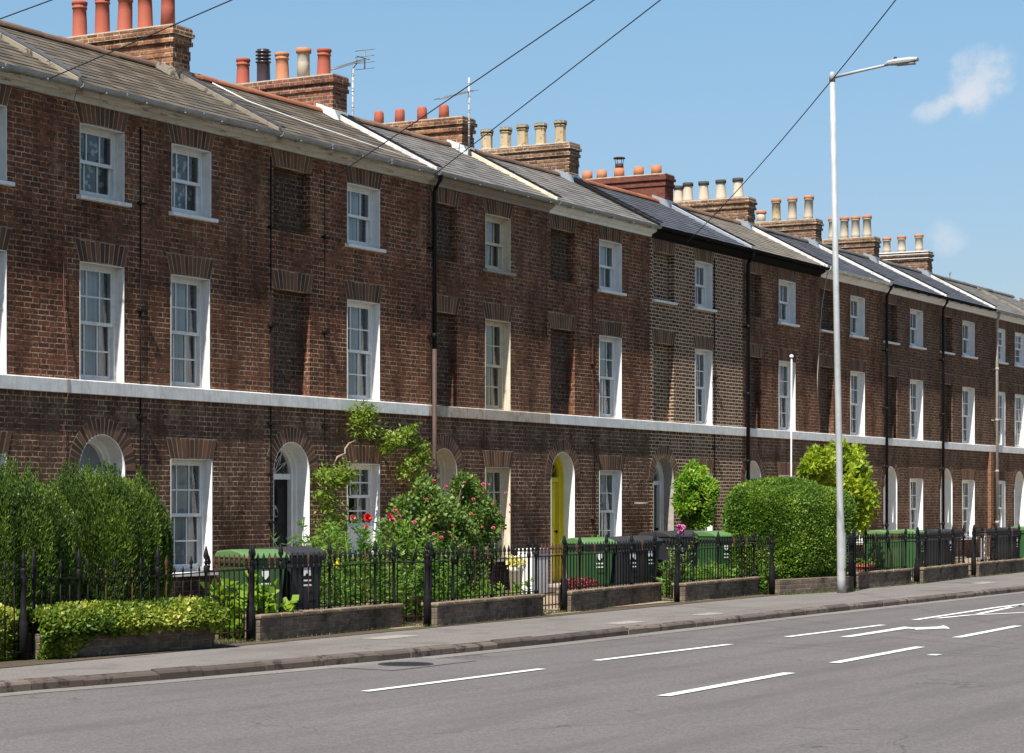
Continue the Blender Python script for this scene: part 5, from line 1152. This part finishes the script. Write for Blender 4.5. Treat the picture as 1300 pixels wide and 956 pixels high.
def cloud(u, v, ru, rv, rot, amount, col_in):
    dr = Vector((CT*1+ (u-650)/FPX*ST, ST-(u-650)/FPX*CT, (637-v)/FPX)).normalized()
    right = Vector((ST,-CT,0)); up = dr.cross(right).normalized()*-1; up = right.cross(dr)
    right = (right - dr*right.dot(dr)).normalized(); up = right.cross(dr).normalized()
    a = right*math.cos(rot)+up*math.sin(rot); b = up*math.cos(rot)-right*math.sin(rot)
    ns = wn('ShaderNodeTexNoise'); ns.inputs['Scale'].default_value = 75; ns.inputs['Detail'].default_value = 7; ns.inputs['Roughness'].default_value = .6; nt.links.new(tc.outputs['Generated'], ns.inputs['Vector'])
    def dotn(vec, sc):
        d = wn('ShaderNodeVectorMath', operation='DOT_PRODUCT'); nt.links.new(tc.outputs['Generated'], d.inputs[0]); d.inputs[1].default_value = vec
        m = wn('ShaderNodeMath', operation='SUBTRACT'); nt.links.new(d.outputs['Value'], m.inputs[0]); m.inputs[1].default_value = Vector(vec).dot(dr)
        q = wn('ShaderNodeMath', operation='DIVIDE'); nt.links.new(m.outputs[0], q.inputs[0]); q.inputs[1].default_value = sc
        p = wn('ShaderNodeMath', operation='MULTIPLY'); nt.links.new(q.outputs[0], p.inputs[0]); nt.links.new(q.outputs[0], p.inputs[1]); return p.outputs[0]
    s_ = wn('ShaderNodeMath', operation='ADD'); nt.links.new(dotn(a,ru/FPX), s_.inputs[0]); nt.links.new(dotn(b,rv/FPX), s_.inputs[1])
    nn = wn('ShaderNodeMath', operation='MULTIPLY_ADD'); nt.links.new(ns.outputs['Fac'], nn.inputs[0]); nn.inputs[1].default_value = 3.4; nn.inputs[2].default_value = -1.7
    t_ = wn('ShaderNodeMath', operation='SUBTRACT'); nt.links.new(s_.outputs[0], t_.inputs[0]); nt.links.new(nn.outputs[0], t_.inputs[1])
    mr = wn('ShaderNodeMapRange', interpolation_type='SMOOTHSTEP'); nt.links.new(t_.outputs[0], mr.inputs[0]); mr.inputs[1].default_value = 1.35; mr.inputs[2].default_value = -.5; mr.inputs[3].default_value = 0; mr.inputs[4].default_value = amount
    mx = wn('ShaderNodeMix', data_type='RGBA'); nt.links.new(mr.outputs[0], mx.inputs[0]); nt.links.new(col_in, mx.inputs[6]); mx.inputs[7].default_value = (CLOUD[0],CLOUD[1],CLOUD[2],1); return mx.outputs[2]
CLOUD = (5.3,5.6,6.0)
hs = wn('ShaderNodeHueSaturation'); hs.inputs['Saturation'].default_value = 1.0; nt.links.new(sk.outputs[0], hs.inputs['Color'])
c = hs.outputs[0]
sx = wn('ShaderNodeSeparateXYZ'); nt.links.new(tc.outputs['Generated'], sx.inputs[0])
rp = wn('ShaderNodeValToRGB'); nt.links.new(sx.outputs[2], rp.inputs[0]); e_ = rp.color_ramp.elements
while len(e_) < 4: e_.new(.5)
for q_, (p_, c_) in zip(e_, [(0.05,(.70,.66,.67)),(.12,(.78,.80,.82)),(.21,(.90,1.0,.96)),(.5,(1,1,.97))]): q_.position = p_; q_.color = (*c_,1)
ml = wn('ShaderNodeMix', data_type='RGBA', blend_type='MULTIPLY'); ml.inputs[0].default_value = 1; nt.links.new(c, ml.inputs[6]); nt.links.new(rp.outputs[0], ml.inputs[7]); c = ml.outputs[2]
c = cloud(1240,102,50,36,.75,.8,c); c = cloud(1195,135,44,14,.45,.7,c); c = cloud(1200,305,24,24,1.0,.5,c)
nt.links.new(c, bg.inputs[0]); nt.links.new(bg.outputs[0], out.inputs[0])
S.view_settings.view_transform = 'Standard'; S.view_settings.look = 'None'; S.view_settings.exposure = .78; S.view_settings.gamma = 1
S.cycles.max_bounces = 6; S.cycles.transparent_max_bounces = 12; S.cycles.caustics_reflective = False; S.cycles.caustics_refractive = False
S.cycles.use_denoising = True
